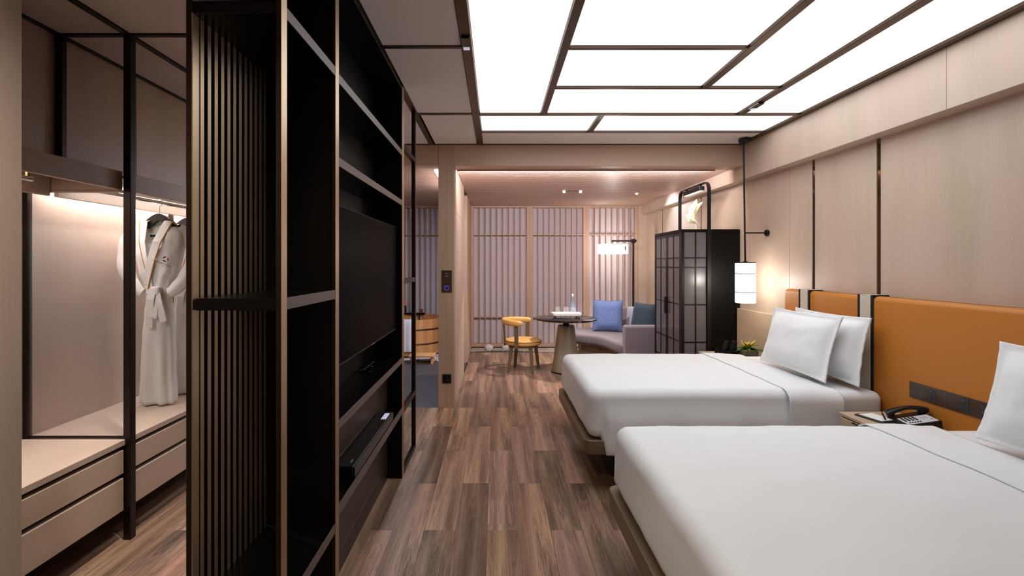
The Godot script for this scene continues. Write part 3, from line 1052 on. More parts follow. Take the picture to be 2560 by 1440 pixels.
		for k in inner.size() - 1:
			var back := Vector3(0, 0, -0.006)
			for q in [[inner[k], outer[k], outer[k + 1], inner[k + 1]], [inner[k] + back, outer[k] + back, outer[k + 1] + back, inner[k + 1] + back]]:
				quad(ls, q[0], q[1], q[2], q[3])
			quad(ls, inner[k], inner[k + 1], inner[k + 1] + back, inner[k] + back)
			quad(ls, outer[k], outer[k + 1], outer[k + 1] + back, outer[k] + back)
		var lapel := put(t, "lapel", done(ls), M.robe_cloth)
		put(lapel, "piping", sweep(outer, disc_section(0.0032, 6), Vector3.BACK), M.piping_gold)
	# the shadowed neck opening shows the robe's inside back
	put(t, "collar_back", soft_box(Vector3(0.13, 0.05, 0.012), 0.005, 2, 3), M.robe_cloth, Vector3(0, 1.672 + o, -0.028))
	# belt, knot and two tails
	var ring := []
	for k in 28:
		var a := TAU * k / 28
		ring.append(Vector3(0.075 * cos(a), 1.252 + o + 0.004 * sin(a * 3.0), 0.056 * sin(a)))
	var belt := put(t, "belt", sweep(ring, rect_section(0.008, 0.04), Vector3.UP, -1, [], true), M.waffle)
	put(belt, "knot", soft_box(Vector3(0.055, 0.055, 0.035), 0.012, 3, 2), M.waffle, Vector3(0.022, 1.252 + o, 0.066))
	for k in 2:
		var tail := [Vector3(0.012, 1.262 + o, 0.078), Vector3(0.004, 1.20 + o, 0.088), Vector3(-0.006, 1.10 + o, 0.084), Vector3(-0.010, 1.02 + o, 0.078)] if k == 0 else [Vector3(0.034, 1.235 + o, 0.075), Vector3(0.052, 1.17 + o, 0.082), Vector3(0.078, 1.06 + o, 0.080)]
		put(belt, "belt_end", sweep(tail, rect_section(0.042, 0.006), Vector3.BACK, -1), M.waffle)
	var loop := arc_points(Vector3(0.016, 1.13 + o, 0.076), Vector3.RIGHT, Vector3.UP, 0.001, 0, 1, 1)
	loop = [Vector3(0.030, 1.255 + o, 0.07), Vector3(0.030, 1.15 + o, 0.083), Vector3(0.022, 1.085 + o, 0.086), Vector3(0.010, 1.09 + o, 0.084), Vector3(0.006, 1.16 + o, 0.084), Vector3(0.010, 1.25 + o, 0.07)]
	put(belt, "bow_loop", sweep(loop, rect_section(0.036, 0.006), Vector3.BACK, -1), M.waffle)
	if emblem:
		var e := Node3D.new()
		e.name = "emblem"
		t.add_child(e)
		e.position = Vector3(0.094, 1.450 + o, 0.084)
		e.scale = Vector3(1.15, 1.15, 1.0)
		e.rotation = Vector3(0, 0.22, -0.05)
		# three curved leaves round a white three-pointed star
		for k in 3:
			var a0 := PI / 2 + TAU * k / 3 + 0.52
			var poly := PackedVector2Array()
			for q in 9:
				var a := lerpf(a0 - 0.88, a0 + 0.88, q / 8.0)
				poly.append(Vector2(cos(a), sin(a)) * 0.0155)
			for q in range(7, 0, -1):
				var a := lerpf(a0 - 0.80, a0 + 0.80, q / 8.0)
				var r := 0.0155 - 0.0085 * (1.0 - pow(absf(q / 4.0 - 1.0), 1.6))
				poly.append(Vector2(cos(a), sin(a)) * r)
			var ps := start(-1)
			var idx := Geometry2D.triangulate_polygon(poly)
			for q in range(0, idx.size(), 3):
				var v := []
				for z in 3: v.append(Vector3(poly[idx[q + z]].x, poly[idx[q + z]].y, 0.0))
				tri_out(ps, v[0], v[1], v[2], v[0] - Vector3(0, 0, 1))
			put(e, "leaf_mark", done(ps), M.print_red if k == 2 else M.print_black)
		put(e, "lettering", text_mesh("Hotel Okura", 0.0135, 0.0006, true), M.print_black, Vector3(-0.006, -0.0265, 0), Vector3(0, 0, -0.34))
		put(e, "lettering", text_mesh("V I L L A", 0.0075), M.print_black, Vector3(-0.004, -0.040, 0), Vector3(0, 0, -0.34))

const LIGHT_RAIL := 10.0
const LIGHT_NICHE := 8.5

# ------------------------------------------------------------------ beds
const BED_FOOT := 0.553
const BED_HEAD := 2.440

func join(meshes: Array) -> ArrayMesh:
	var st := SurfaceTool.new()
	st.begin(Mesh.PRIMITIVE_TRIANGLES)
	for m in meshes:
		st.append_from(m[0], 0, Transform3D(Basis(), m[1]))
	return st.commit()

# cloth laid over the bed from side to side: x0..x1 along the bed, hanging to the two hems
func laid_cloth(x0: float, x1: float, dn: float, df: float, top: float, r: float, hem_n: float, hem_f: float, thick: float, sd: int, wave: float, lift) -> ArrayMesh:
	var nz := FastNoiseLite.new()
	nz.seed = sd
	nz.frequency = 1.1
	var prof := []      # [d, y, normal d, normal y, how far down the side]
	for k in 9:
		var y := lerpf(hem_n, top - r, k / 8.0)
		prof.append([dn, y, -1.0, 0.0, 1.0 - k / 8.0])
	for k in range(1, 8):
		var a := PI / 2 * k / 8.0
		prof.append([dn + r - r * cos(a), top - r + r * sin(a), -cos(a), sin(a), 0.0])
	for k in 29:
		var d := lerpf(dn + r, df - r, k / 28.0)
		prof.append([d, top, 0.0, 1.0, 0.0])
	for k in range(1, 8):
		var a := PI / 2 * k / 8.0
		prof.append([df - r + r * sin(a), top - r + r * cos(a), sin(a), cos(a), 0.0])
	for k in 9:
		var y := lerpf(top - r, hem_f, k / 8.0)
		prof.append([df, y, 1.0, 0.0, k / 8.0])
	var n := 36
	var P := func(i: int, j: int, out: float) -> Vector3:
		var q: Array = prof[j]
		var x := lerpf(x0, x1, float(i) / n)
		var off: float = out * thick
		off += q[4] * (wave * sin(x * 13.0 + sd) + 0.6 * wave * sin(x * 29.0 + sd * 2.0))
		var dome: float = lift.call(x, q[0]) * q[3]
		return Vector3(x, q[1] + q[3] * off + dome, -(q[0] + q[2] * off))
	var st := start(0)
	var m := prof.size()
	for i in n:
		for j in m - 1:
			quad(st, P.call(i, j, 1.0), P.call(i, j + 1, 1.0), P.call(i + 1, j + 1, 1.0), P.call(i + 1, j, 1.0))
			quad(st, P.call(i, j, 0.0), P.call(i + 1, j, 0.0), P.call(i + 1, j + 1, 0.0), P.call(i, j + 1, 0.0))
	for j in m - 1:
		quad(st, P.call(0, j, 0.0), P.call(0, j + 1, 0.0), P.call(0, j + 1, 1.0), P.call(0, j, 1.0))
		quad(st, P.call(n, j, 0.0), P.call(n, j, 1.0), P.call(n, j + 1, 1.0), P.call(n, j + 1, 0.0))
	for i in n:
		quad(st, P.call(i, 0, 0.0), P.call(i, 0, 1.0), P.call(i + 1, 0, 1.0), P.call(i + 1, 0, 0.0))
		quad(st, P.call(i, m - 1, 0.0), P.call(i + 1, m - 1, 0.0), P.call(i + 1, m - 1, 1.0), P.call(i, m - 1, 1.0))
	return done(st)

func build_beds() -> void:
	make_bed(3.01, 4.30, "beside the black cabinet", 3, -0.13)
	make_bed(1.12, 2.41, "farther from the black cabinet", 8, 0.01)

func make_bed(d0: float, d1: float, where: String, sd: int, shift: float) -> void:
	var mid := (d0 + d1) / 2
	var t := thing("bed", "white made bed on floating bronze frame " + where, "bed", at(1.5, 0, mid), "twin beds")
	put(t, "frame", raised(rounded_rect(BED_FOOT, BED_HEAD, d0, d1, 0.05), 0.232, 0.320, 0.006, 3, true, true), M.bed_frame, -t.position)
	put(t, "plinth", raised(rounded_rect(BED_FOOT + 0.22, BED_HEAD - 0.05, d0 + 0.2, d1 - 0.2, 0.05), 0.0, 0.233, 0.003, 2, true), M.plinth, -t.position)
	put(t, "mattress", soft_box(Vector3(BED_HEAD - 0.612, 0.290, d1 - d0 - 0.05), 0.05, 4, 8), M.linen, at((BED_HEAD + 0.612) / 2, 0.466, mid) - t.position)
	# duvet: tucked round the foot, hanging over the long sides
	var u := thing("duvet", "smooth white duvet on the bed " + where, "duvet", at(1.2, 0.32, mid), "white duvets")
	var nz := FastNoiseLite.new()
	nz.seed = sd
	nz.frequency = 1.4
	var xs := BED_FOOT + 0.03
	var half := (d1 - d0 - 0.012) / 2
	var XE := 2.02
	var xc := (XE + xs) / 2
	var bend := func(v: Vector3) -> Vector3:
		var up := smoothstep(-0.05, 0.15, v.y)
		var p := v
		p.y += up * (0.010 * cos(v.x * 2.0) * cos(v.z * 2.0) + 0.006 * nz.get_noise_2d(v.x * 2.0, v.z * 2.0))
		if v.x < -0.45:
			p.x += -0.012 * smoothstep(0.15, -0.15, v.y) + 0.006 * nz.get_noise_2d(v.z * 3.0, v.y * 2.0)
		# beyond the tucked foot corner the cloth hangs free over the long sides
		var side := smoothstep(half - 0.06, half - 0.004, absf(v.z)) * smoothstep(0.667, 0.700, v.x + xc)
		var low := clampf((0.10 - v.y) / 0.263, 0.0, 1.0)
		p.y -= side * low * 0.150
		var x := v.x + xc
		p.z += signf(v.z) * side * smoothstep(0.10, 0.0, v.y) * (0.026 + low * (0.007 * sin(x * 13.0 + sd) + 0.005 * sin(x * 29.0 + sd)))
		return p
	put(u, "cover", soft_box(Vector3(XE - xs, 0.308, half * 2), 0.065, 6, Vector3i(76, 10, 30), bend), M.linen, at(xc, 0.322 + 0.154, mid) - u.position)
	# the turned-back top sheet
	var lift := func(x: float, dd: float) -> float:
		return 0.010 * cos((x - xc) * 2.0) * cos((mid - dd) * 2.0) + 0.006 * nz.get_noise_2d((x - xc) * 2.0, (mid - dd) * 2.0) - 0.012 * smoothstep(1.95, 2.12, x)
	var s := thing("top_sheet", "white sheet turned back over the bed " + where, "sheet", at(1.99, 0.6, mid), "turned-back sheets")
	put(s, "fold", laid_cloth(1.812, 2.150, d0 - 0.026, d1 + 0.026, 0.632, 0.075, 0.20, 0.22, 0.005, sd + 1, 0.003, lift), M.linen, -s.position)
	# pillows
	for k in 2:
		var c := at(2.195 + 0.135 * k, 0.860, mid + shift - (0.09 if k == 1 else 0.0))
		var p := thing("pillow", ("front white pillow of the bed " if k == 0 else "rear white pillow against the headboard, bed ") + where, "pillow", c, "white bed pillows")
		var o := put(p, "case", pillow_mesh(0.77, 0.445, 0.165, 0.03, 0.010, sd + k * 5), M.pillow_linen)
		o.basis = Basis(Vector3.BACK, -deg_to_rad(15.0 - 5.0 * k)) * Basis(Vector3.UP, -PI / 2)

# ------------------------------------------------------------------ headboard
func build_headboard() -> void:
	var t := thing("headboard", "long orange leather headboard with two striped wool straps", "headboard", at(2.5, 0.42, 2.49))
	put(t, "upholstery", soft_box(Vector3(0.105, 0.79, 3.275), 0.032, 5, 4), M.orange_leather, at(2.5025, 0.815, 2.4875) - t.position)
	put(t, "seam", sweep([at(2.492, 1.2105, 0.9), at(2.492, 1.2105, 4.09)], disc_section(0.0018, 6)), M.leather_seam, -t.position)
	for c in [3.838, 3.202]:
		var s := bx(t, "strap", M.strap_wool, 2.4425, 2.4502, 0.43, 1.214, c - 0.046, c + 0.046, 0.003)
		bx(s, "strap_top", M.strap_wool, 2.4425, 2.553, 1.2085, 1.2165, c - 0.046, c + 0.046, 0.003)
		for e in [-1, 1]:
			bx(s, "strap_edge", M.navy_edge, 2.4415, 2.4502, 0.43, 1.215, c + e * 0.047, c + e * 0.067, 0.003)
			bx(s, "strap_edge", M.navy_edge, 2.4415, 2.553, 1.2085, 1.2175, c + e * 0.047, c + e * 0.067, 0.003)
	var p := thing("socket_panel", "brown bedside socket and switch panel set in the orange headboard", "socket panel", at(2.447, 0.636, 2.6))
	bx(p, "plate", M.panel_brown, 2.4455, 2.4499, 0.636, 0.728, 2.50, 2.862, 0.001)
	bx(p, "plate", M.panel_brown, 2.4455, 2.4499, 0.636, 0.728, 2.34, 2.498, 0.001)
	for d in [2.711, 2.523]:
		var s := bx(p, "socket", M.socket_grey, 2.4445, 2.4458, 0.648, 0.716, d - 0.022, d + 0.022, 0.001)
		for h in [[0.688, 0.0], [0.665, -0.010], [0.665, 0.010]]:
			bx(s, "socket_hole", M.print_black, 2.4440, 2.4447, h[0] - 0.004, h[0] + 0.004, d + h[1] - 0.0025, d + h[1] + 0.0025, 0.0)
		bx(s, "switch", M.print_grey, 2.4440, 2.4447, 0.700, 0.709, d + 0.006, d + 0.012, 0.0)
	for r in [[2.83, 0.70], [2.83, 0.672], [2.806, 0.70], [2.785, 0.704], [2.785, 0.684], [2.785, 0.664], [2.64, 0.70], [2.64, 0.68], [2.60, 0.70], [2.60, 0.675], [2.43, 0.70], [2.43, 0.672], [2.405, 0.70]]:
		var ring := []
		for k in 14:
			ring.append(at(2.4452, r[1] + 0.0065 * sin(TAU * k / 14), r[0] + 0.0065 * cos(TAU * k / 14)))
		put(p, "switch_ring", sweep(ring, rect_section(0.0012, 0.0012), Vector3.RIGHT, -1, [], true), M.print_grey, -p.position)
	# low oak board beyond the headboard
	var b := thing("bedside_board", "low oak board on the wall between headboard and black cabinet", "wall board", at(2.54, 0, 4.6))
	bx(b, "board", M.stand_wood, 2.515, 2.559, 0.0, 0.96, 4.135, 5.05, 0.003)

# ------------------------------------------------------------------ nightstands and what stands on them
func nightstand(d0: float, d1: float, label: String) -> Node3D:
	var t := thing("nightstand", label, "nightstand", at(2.26, 0, (d0 + d1) / 2), "bedside nightstands")
	var x1 := 2.435 if d0 < 4.0 else 2.51
	bx(t, "carcass", M.stand_wood, 2.102, x1, 0.24, 0.500, d0, d1, 0.003)
	bx(t, "top", M.stand_wood, 2.084, x1, 0.503, 0.523, d0 - 0.004, d1 + 0.004, 0.003)
	var dr := bx(t, "drawer", M.stand_wood, 2.084, 2.101, 0.372, 0.496, d0 + 0.004, d1 - 0.004, 0.003)
	bx(dr, "pull_groove", M.plinth, 2.083, 2.09, 0.485, 0.494, d0 + 0.1, d1 - 0.1, 0.001)
	bx(t, "drawer", M.stand_wood, 2.084, 2.101, 0.244, 0.368, d0 + 0.004, d1 - 0.004, 0.003)
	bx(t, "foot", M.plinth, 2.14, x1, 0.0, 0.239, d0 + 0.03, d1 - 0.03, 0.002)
	return t

func build_nightstands() -> void:
	nightstand(2.46, 2.935, "pale wood nightstand between the two beds, carrying the telephone")
	nightstand(4.36, 4.98, "pale wood nightstand beside the black cabinet, carrying the plant")
	# telephone
	var y := 0.523
	var p := thing("telephone", "black desk telephone with white keypad on the nightstand between the beds", "telephone", at(2.335, y, 2.70), "", deg_to_rad(-12))
	p.scale = Vector3(0.9, 0.82, 0.9)
	# wedge body: high at the back (towards +x)
	var st := start(-1)
	var lo := [Vector3(-0.10, 0, -0.10), Vector3(0.09, 0, -0.10), Vector3(0.09, 0, 0.11), Vector3(-0.10, 0, 0.11)]
	var hi := [Vector3(-0.095, 0.022, -0.095), Vector3(0.085, 0.068, -0.095), Vector3(0.085, 0.068, 0.105), Vector3(-0.095, 0.022, 0.105)]
	var ctr := Vector3(0, 0.02, 0)
	for k in 4:
		var j := (k + 1) % 4
		tri_out(st, lo[k], lo[j], hi[j], ctr); tri_out(st, lo[k], hi[j], hi[k], ctr)
	tri_out(st, hi[0], hi[1], hi[2], ctr); tri_out(st, hi[0], hi[2], hi[3], ctr)
	tri_out(st, lo[0], lo[1], lo[2], ctr); tri_out(st, lo[0], lo[2], lo[3], ctr)
	put(p, "base", done(st), M.black_plastic)
	var tilt := atan2(0.046, 0.18)
	var face := put(p, "keypad_plate", box(Vector3(0.165, 0.004, 0.118), 0.001), M.phone_face, Vector3(-0.004, 0.0475, 0.040), Vector3(0, 0, tilt))
	for r in 4:
		for c in 3:
			put(face, "key", soft_box(Vector3(0.011, 0.006, 0.014), 0.0025, 2, 1), M.black_plastic, Vector3(-0.066 + r * 0.020, 0.004, -0.040 + c * 0.022))
	for c in 5:
		put(face, "key", soft_box(Vector3(0.008, 0.006, 0.009), 0.002, 2, 1), M.black_plastic, Vector3(-0.062 + c * 0.014, 0.004, 0.040))
	for k in 5:
		put(face, "print_line", box(Vector3(0.0015, 0.0006, 0.05 - 0.004 * k), 0.0), M.print_grey, Vector3(0.024 + 0.008 * k, 0.0022, -0.01))
	var ring := []
	for k in 12:
		ring.append(Vector3(0.066 + 0.007 * cos(TAU * k / 12), 0.0026, 0.02 + 0.007 * sin(TAU * k / 12)))
	put(face, "print_ring", sweep(ring, rect_section(0.0016, 0.0016), Vector3.UP, -1, [], true), M.print_grey)
	var hs := []
	var hz := []
	for k in 17:
		var u := k / 16.0
		hs.append(Vector3(-0.118 + 0.215 * u, 0.050 + 0.040 * u + 0.026 * sin(PI * u), -0.060))
		hz.append(1.25 - 0.42 * sin(PI * u))
	var sec := PackedVector2Array()
	for k in 14:
		var a := TAU * k / 14
		sec.append(Vector2(signf(cos(a)) * pow(absf(cos(a)), 0.6) * 0.023, signf(sin(a)) * pow(absf(sin(a)), 0.6) * 0.0135))
	var hand := put(p, "handset", sweep(hs, sec, Vector3.UP, 0, hz), M.black_plastic)
	put(hand, "earpiece", lathe([Vector2(0.001, 0), Vector2(0.02, 0), Vector2(0.023, 0.01), Vector2(0.022, 0.03)], 18), M.black_plastic, Vector3(0.075, 0.062, -0.060))
	put(hand, "mouthpiece", lathe([Vector2(0.001, 0), Vector2(0.02, 0), Vector2(0.023, 0.01), Vector2(0.022, 0.02)], 18), M.black_plastic, Vector3(-0.098, 0.033, -0.060))
	# notepad and pen
	var n := thing("notepad", "white notepad in a black holder on the nightstand between the beds", "notepad", at(2.205, y, 2.80), "", deg_to_rad(14))
	put(n, "holder", box(Vector3(0.12, 0.008, 0.175), 0.002), M.black_plastic, Vector3(0, 0.004, 0))
	put(n, "paper", box(Vector3(0.095, 0.003, 0.135), 0.0005), M.paper, Vector3(0.002, 0.0095, -0.004))
	var pen := thing("pen", "black pen lying across the white notepad", "pen", at(2.245, y + 0.0155, 2.80))
	put(pen, "barrel", sweep([Vector3(0.04, 0, -0.062), Vector3(0.0, 0, 0.0), Vector3(-0.035, 0, 0.054), Vector3(-0.040, 0, 0.062)], disc_section(0.0045, 10), Vector3.UP, 0, [1.0, 1.0, 1.0, 0.3]), M.black_plastic)
	# plant in a concrete pot, black tray with two remotes
	var c := at(2.355, y, 4.52)
	var pl := thing("potted_bromeliad", "small yellow-green bromeliad in a square concrete pot beside the far pillow", "potted plant", c)
	put(pl, "pot", soft_box(Vector3(0.135, 0.10, 0.135), 0.012, 3, 3), M.concrete, Vector3(0, 0.0505, 0))
	put(pl, "soil", box(Vector3(0.11, 0.004, 0.11), 0.0), M.plinth, Vector3(0, 0.1025, 0))
	rng.seed = 77
	for k in 26:
		var a := TAU * k / 26 * 2.4 + rng.randf_range(-0.2, 0.2)
		var inner := k % 2 == 0
		var ln := rng.randf_range(0.085, 0.12) if inner else rng.randf_range(0.10, 0.15)
		var lift := rng.randf_range(0.7, 1.1) if inner else rng.randf_range(0.15, 0.5)
		var ls := start(0)
		var rows := []
		for q in 8:
			var u := q / 7.0
			var rad := ln * u * cos(lift * (1.0 - 0.5 * u))
			var hgt := ln * u * sin(lift) - 0.055 * u * u * (1.3 - lift)
			var w := 0.014 * sin(PI * pow(u * 0.93 + 0.07, 0.7))
			var dir := Vector3(cos(a), 0, sin(a))
			var side := Vector3(-sin(a), 0, cos(a))
			var mid := dir * rad + Vector3.UP * hgt
			rows.append([mid + side * w + Vector3.UP * 0.004, mid - Vector3.UP * 0.002, mid - side * w + Vector3.UP * 0.004])
		for q in 7:
			for z in 2:
				quad(ls, rows[q][z], rows[q][z + 1], rows[q + 1][z + 1], rows[q + 1][z])
		put(pl, "leaf", done(ls), M["leaf_%d" % ([0, 1, 2, 1][k % 4])], Vector3(0, 0.104, 0))
	for k in 3:
		put(pl, "blossom", lathe([Vector2(0.0, 0.0), Vector2(0.012, 0.01), Vector2(0.010, 0.03), Vector2(0.0, 0.042)], 10), M.blossom, Vector3(-0.012 + 0.014 * k, 0.122, 0.006 * (k - 1)))
	var tr := thing("remote_tray", "black open tray holding two remote controls beside the plant", "tray", at(2.20, y, 4.60))
	bx(tr, "base", M.black_wood, 2.125, 2.275, y, y + 0.006, 4.52, 4.70, 0.001)
	for s in [[2.125, 2.132, 4.52, 4.70], [2.268, 2.275, 4.52, 4.70], [2.132, 2.268, 4.52, 4.527], [2.132, 2.268, 4.693, 4.70]]:
		bx(tr, "side", M.black_wood, s[0], s[1], y + 0.006, y + 0.085, s[2], s[3], 0.001)
	for k in 2:
		var rc := thing("remote_control", "dark remote control standing in the black tray, " + ("next to the plant" if k == 1 else "on the cabinet side"), "remote control", at(2.165 + 0.075 * k, y + 0.007, 4.61), "remotes in the tray")
		var body := put(rc, "case", soft_box(Vector3(0.036, 0.16, 0.014), 0.005, 3, 2), M.black_plastic, Vector3(0.012, 0.082, 0), Vector3(0, 0, -0.28))
		for q in 12:
			put(body, "button", box(Vector3(0.006, 0.005, 0.003), 0.0008), M.grey_plastic, Vector3(-0.010 + 0.010 * (q % 3), -0.055 + 0.026 * (q / 3), 0.0075))

# ------------------------------------------------------------------ black cabinet
func build_cabinet() -> void:
	var t := thing("display_cabinet", "tall black wooden cabinet with smoked glass panes in a fine grid", "cabinet", at(2.24, 0, 5.49))
	var D0 := 5.065
	var D1 := 5.91
	var X0 := 1.94
	var X1 := 2.555
	var TOP := 1.784
	bx(t, "plinth", M.plinth, X0 + 0.03, X1, 0.0, 0.08, D0 + 0.03, D1, 0.002)
	bx(t, "base", M.black_wood, X0, X1, 0.08, 0.12, D0, D1, 0.002)
	bx(t, "top", M.black_wood, X0, X1, TOP - 0.03, TOP, D0, D1, 0.002)
	bx(t, "side", M.black_wood, 2.245, X1, 0.12, TOP - 0.03, D0, D0 + 0.02, 0.002)
	bx(t, "back", M.black_wood, X1 - 0.02, X1, 0.12, TOP - 0.03, D0 + 0.02, D1, 0.001)
	bx(t, "side", M.black_wood, X0, X1 - 0.02, 0.12, TOP - 0.03, D1 - 0.02, D1, 0.001)
	for y in [0.60, 1.0, 1.40]:
		bx(t, "shelf", M.black_wood, X0 + 0.03, X1 - 0.02, y - 0.01, y + 0.01, D0 + 0.03, D1 - 0.02, 0.001)
	# post at the corner and the glazed end towards the bed
	bx(t, "post", M.black_metal, X0, X0 + 0.034, 0.12, TOP - 0.03, D0, D0 + 0.034, 0.002)
	var e := bx(t, "end_window", M.smoked_glass, X0 + 0.034, 2.205, 0.12, TOP - 0.03, D0 + 0.008, D0 + 0.012, 0.0)
	bx(e, "mullion", M.black_metal, 2.085, 2.099, 0.12, TOP - 0.03, D0 + 0.001, D0 + 0.016, 0.001)
	for y in [1.485, 1.384, 0.994, 0.60, 0.36]:
		bx(e, "glazing_bar", M.black_metal, X0 + 0.034, 2.205, y - 0.006, y + 0.006, D0 + 0.002, D0 + 0.015, 0.001)
	# two doors towards the room
	for k in 2:
		var a := D0 + 0.036 + k * 0.405
		var b := a + 0.400
		var dr := bx(t, "door", M.smoked_glass, X0 + 0.008, X0 + 0.012, 0.125, TOP - 0.034, a + 0.01, b - 0.01, 0.0)
		for s in [[a, a + 0.024], [b - 0.024, b]]:
			bx(dr, "door_stile", M.black_metal, X0 + 0.001, X0 + 0.020, 0.125, TOP - 0.034, s[0], s[1], 0.001)
		for s in [[0.125, 0.15], [TOP - 0.06, TOP - 0.034]]:
			bx(dr, "door_rail", M.black_metal, X0 + 0.001, X0 + 0.020, s[0], s[1], a + 0.024, b - 0.024, 0.001)
		bx(dr, "mullion", M.black_metal, X0 + 0.002, X0 + 0.016, 0.15, TOP - 0.06, (a + b) / 2 - 0.007, (a + b) / 2 + 0.007, 0.001)
		for y in [1.485, 1.384, 0.994, 0.60, 0.36]:
			bx(dr, "glazing_bar", M.black_metal, X0 + 0.003, X0 + 0.015, y - 0.006, y + 0.006, a + 0.024, b - 0.024, 0.001)
		bx(dr, "handle", M.black_metal, X0 - 0.022, X0 + 0.001, 0.86, 1.05, (b - 0.018) if k == 0 else a + 0.001, (b - 0.001) if k == 0 else a + 0.018, 0.002)
	# flat-bar arch over the top with a picture lamp
	var ar := thing("arch_lamp", "black flat-bar arch over the cabinet carrying a slim picture lamp", "lamp", at(2.225, TOP, 5.45))
	var path := [at(2.225, 0.125, 5.052), at(2.225, 2.19, 5.052)]
	path += arc_points(at(2.225, 2.19, 5.147), Vector3.BACK, Vector3.UP, 0.095, 0.2, PI / 2 - 0.001, 8)
	path += arc_points(at(2.225, 2.19, 5.755), Vector3.FORWARD, Vector3.UP, 0.095, PI / 2, 0.2, 8)
	path += [at(2.225, 2.19, 5.85), at(2.225, TOP + 0.001, 5.85)]
	put(ar, "arch", sweep(path, rect_section(0.036, 0.012), Vector3.RIGHT, -1), M.black_metal, -ar.position)
	ar.get_child(0).mesh = flat_arch(path, 0.018, 0.006)
	bx(ar, "lamp_body", M.black_metal, 2.198, 2.252, 2.215, 2.262, 5.22, 5.68, 0.003)
	bx(ar, "lamp_hanger", M.black_metal, 2.215, 2.235, 2.262, 2.28, 5.25, 5.27, 0.001)
	bx(ar, "lamp_hanger", M.black_metal, 2.215, 2.235, 2.262, 2.28, 5.63, 5.65, 0.001)
	bx(ar, "lamp_glow", M.warm_glow, 2.206, 2.244, 2.211, 2.2155, 5.23, 5.67, 0.001)
	area_light(ar, at(2.225, 2.207, 5.45), Vector2(0.035, 0.43), Vector3(-PI / 2, 0, 0), Color(1.0, 0.94, 0.80), 6.0)
	# folded-paper bird of cream metal
	var b := thing("bird_sculpture", "cream faceted folded-paper bird with raised wings on the cabinet", "sculpture", at(2.24, TOP, 5.45))
	var S := 1.0 / 1598.0
	var pt := func(px: float, py: float, z: float) -> Vector3: return Vector3((px - 850.0) * S, (940.0 - py) * S, z)
	# body: beak, head, breast, back, belly, tail
	var bd := start(-1)
	var beak: Vector3 = pt.call(655, 662, 0.0)
	var crown: Vector3 = pt.call(712, 618, 0.0)
	var throat: Vector3 = pt.call(690, 668, 0.0)
	var belly: Vector3 = pt.call(740, 775, 0.0)
	var back: Vector3 = pt.call(850, 715, 0.0)
	var under: Vector3 = pt.call(850, 800, 0.0)
	var tail: Vector3 = pt.call(945, 838, 0.0)
	for s in [-1.0, 1.0]:
		var side: Vector3 = pt.call(745, 700, s * 0.030)
		var hip: Vector3 = pt.call(835, 752, s * 0.024)
		var cheek: Vector3 = pt.call(712, 650, s * 0.012)
		for f in [[beak, crown, cheek], [beak, cheek, throat], [crown, back, side], [crown, side, cheek], [cheek, side, throat], [throat, side, belly], [side, back, hip], [side, hip, belly], [belly, hip, under], [hip, back, tail], [hip, tail, under]]:
			tri_out(bd, f[0], f[1], f[2], Vector3(f[0].x, f[0].y, -s * 0.2))
	put(b, "body", done(bd), M.bird_cream)
	# two wings, each a folded blade with thickness
	for w in [[[[862, 365], [725, 508], [742, 690], [845, 708], [886, 455]], [805, 560], 0.016, 1.0], [[[1038, 385], [888, 452], [835, 600], [850, 712], [945, 545]], [905, 545], -0.016, 1.6]]:
		var ws := start(-1)
		var q := []
		for p in w[0]:
			var away: float = clampf((712.0 - p[1]) / 340.0, 0.0, 1.0)
			q.append(pt.call(p[0], p[1], w[2] * (0.4 + w[3] * 2.0 * away)))
		var ridge: Vector3 = pt.call(w[1][0], w[1][1], w[2] * 1.6 + 0.020)
		var deep := Vector3(0, 0, -0.012)
		var cc := Vector3.ZERO
		for v in q: cc += v / q.size()
		for k in q.size():
			var j := (k + 1) % q.size()
			tri_out(ws, q[k], q[j], ridge, ridge - Vector3(0, 0, 0.2))
			tri_out(ws, q[k] + deep, q[j] + deep, ridge + deep, ridge + Vector3(0, 0, 0.2))
			tri_out(ws, q[k], q[j], q[j] + deep, cc)
			tri_out(ws, q[k], q[j] + deep, q[k] + deep, cc)
		put(b, "wing", done(ws), M.bird_cream)
	put(b, "leg", sweep([pt.call(872, 930, 0.0), pt.call(872, 790, 0.0)], disc_section(0.004, 8), Vector3.BACK), M.bird_cream)
	put(b, "foot", box(Vector3(0.06, 0.005, 0.05), 0.001), M.bird_cream, Vector3(0.014, 0.0027, 0))

# a flat bar bent along a path in the plane x = const: hw is half its width across, ht half its thickness
func flat_arch(path: Array, hw: float, ht: float) -> ArrayMesh:
	var st := start(-1)
	var rings := []
	for i in path.size():
		var a: Vector3 = path[maxi(i - 1, 0)]
		var b: Vector3 = path[mini(i + 1, path.size() - 1)]
		var t := (b - a).normalized()
		var n := t.cross(Vector3.RIGHT).normalized()
		var p: Vector3 = path[i]
		rings.append([p + Vector3.RIGHT * hw + n * ht, p - Vector3.RIGHT * hw + n * ht, p - Vector3.RIGHT * hw - n * ht, p + Vector3.RIGHT * hw - n * ht])
	for i in path.size() - 1:
		var c: Vector3 = (path[i] + path[i + 1]) / 2.0
		for j in 4:
			var k := (j + 1) % 4
			tri_out(st, rings[i][j], rings[i + 1][j], rings[i + 1][k], c)
			tri_out(st, rings[i][j], rings[i + 1][k], rings[i][k], c)
	for e in [0, path.size() - 1]:
		var inside: Vector3 = path[1] if e == 0 else path[path.size() - 2]
		tri_out(st, rings[e][0], rings[e][1], rings[e][2], inside)
		tri_out(st, rings[e][0], rings[e][2], rings[e][3], inside)
	return done(st)

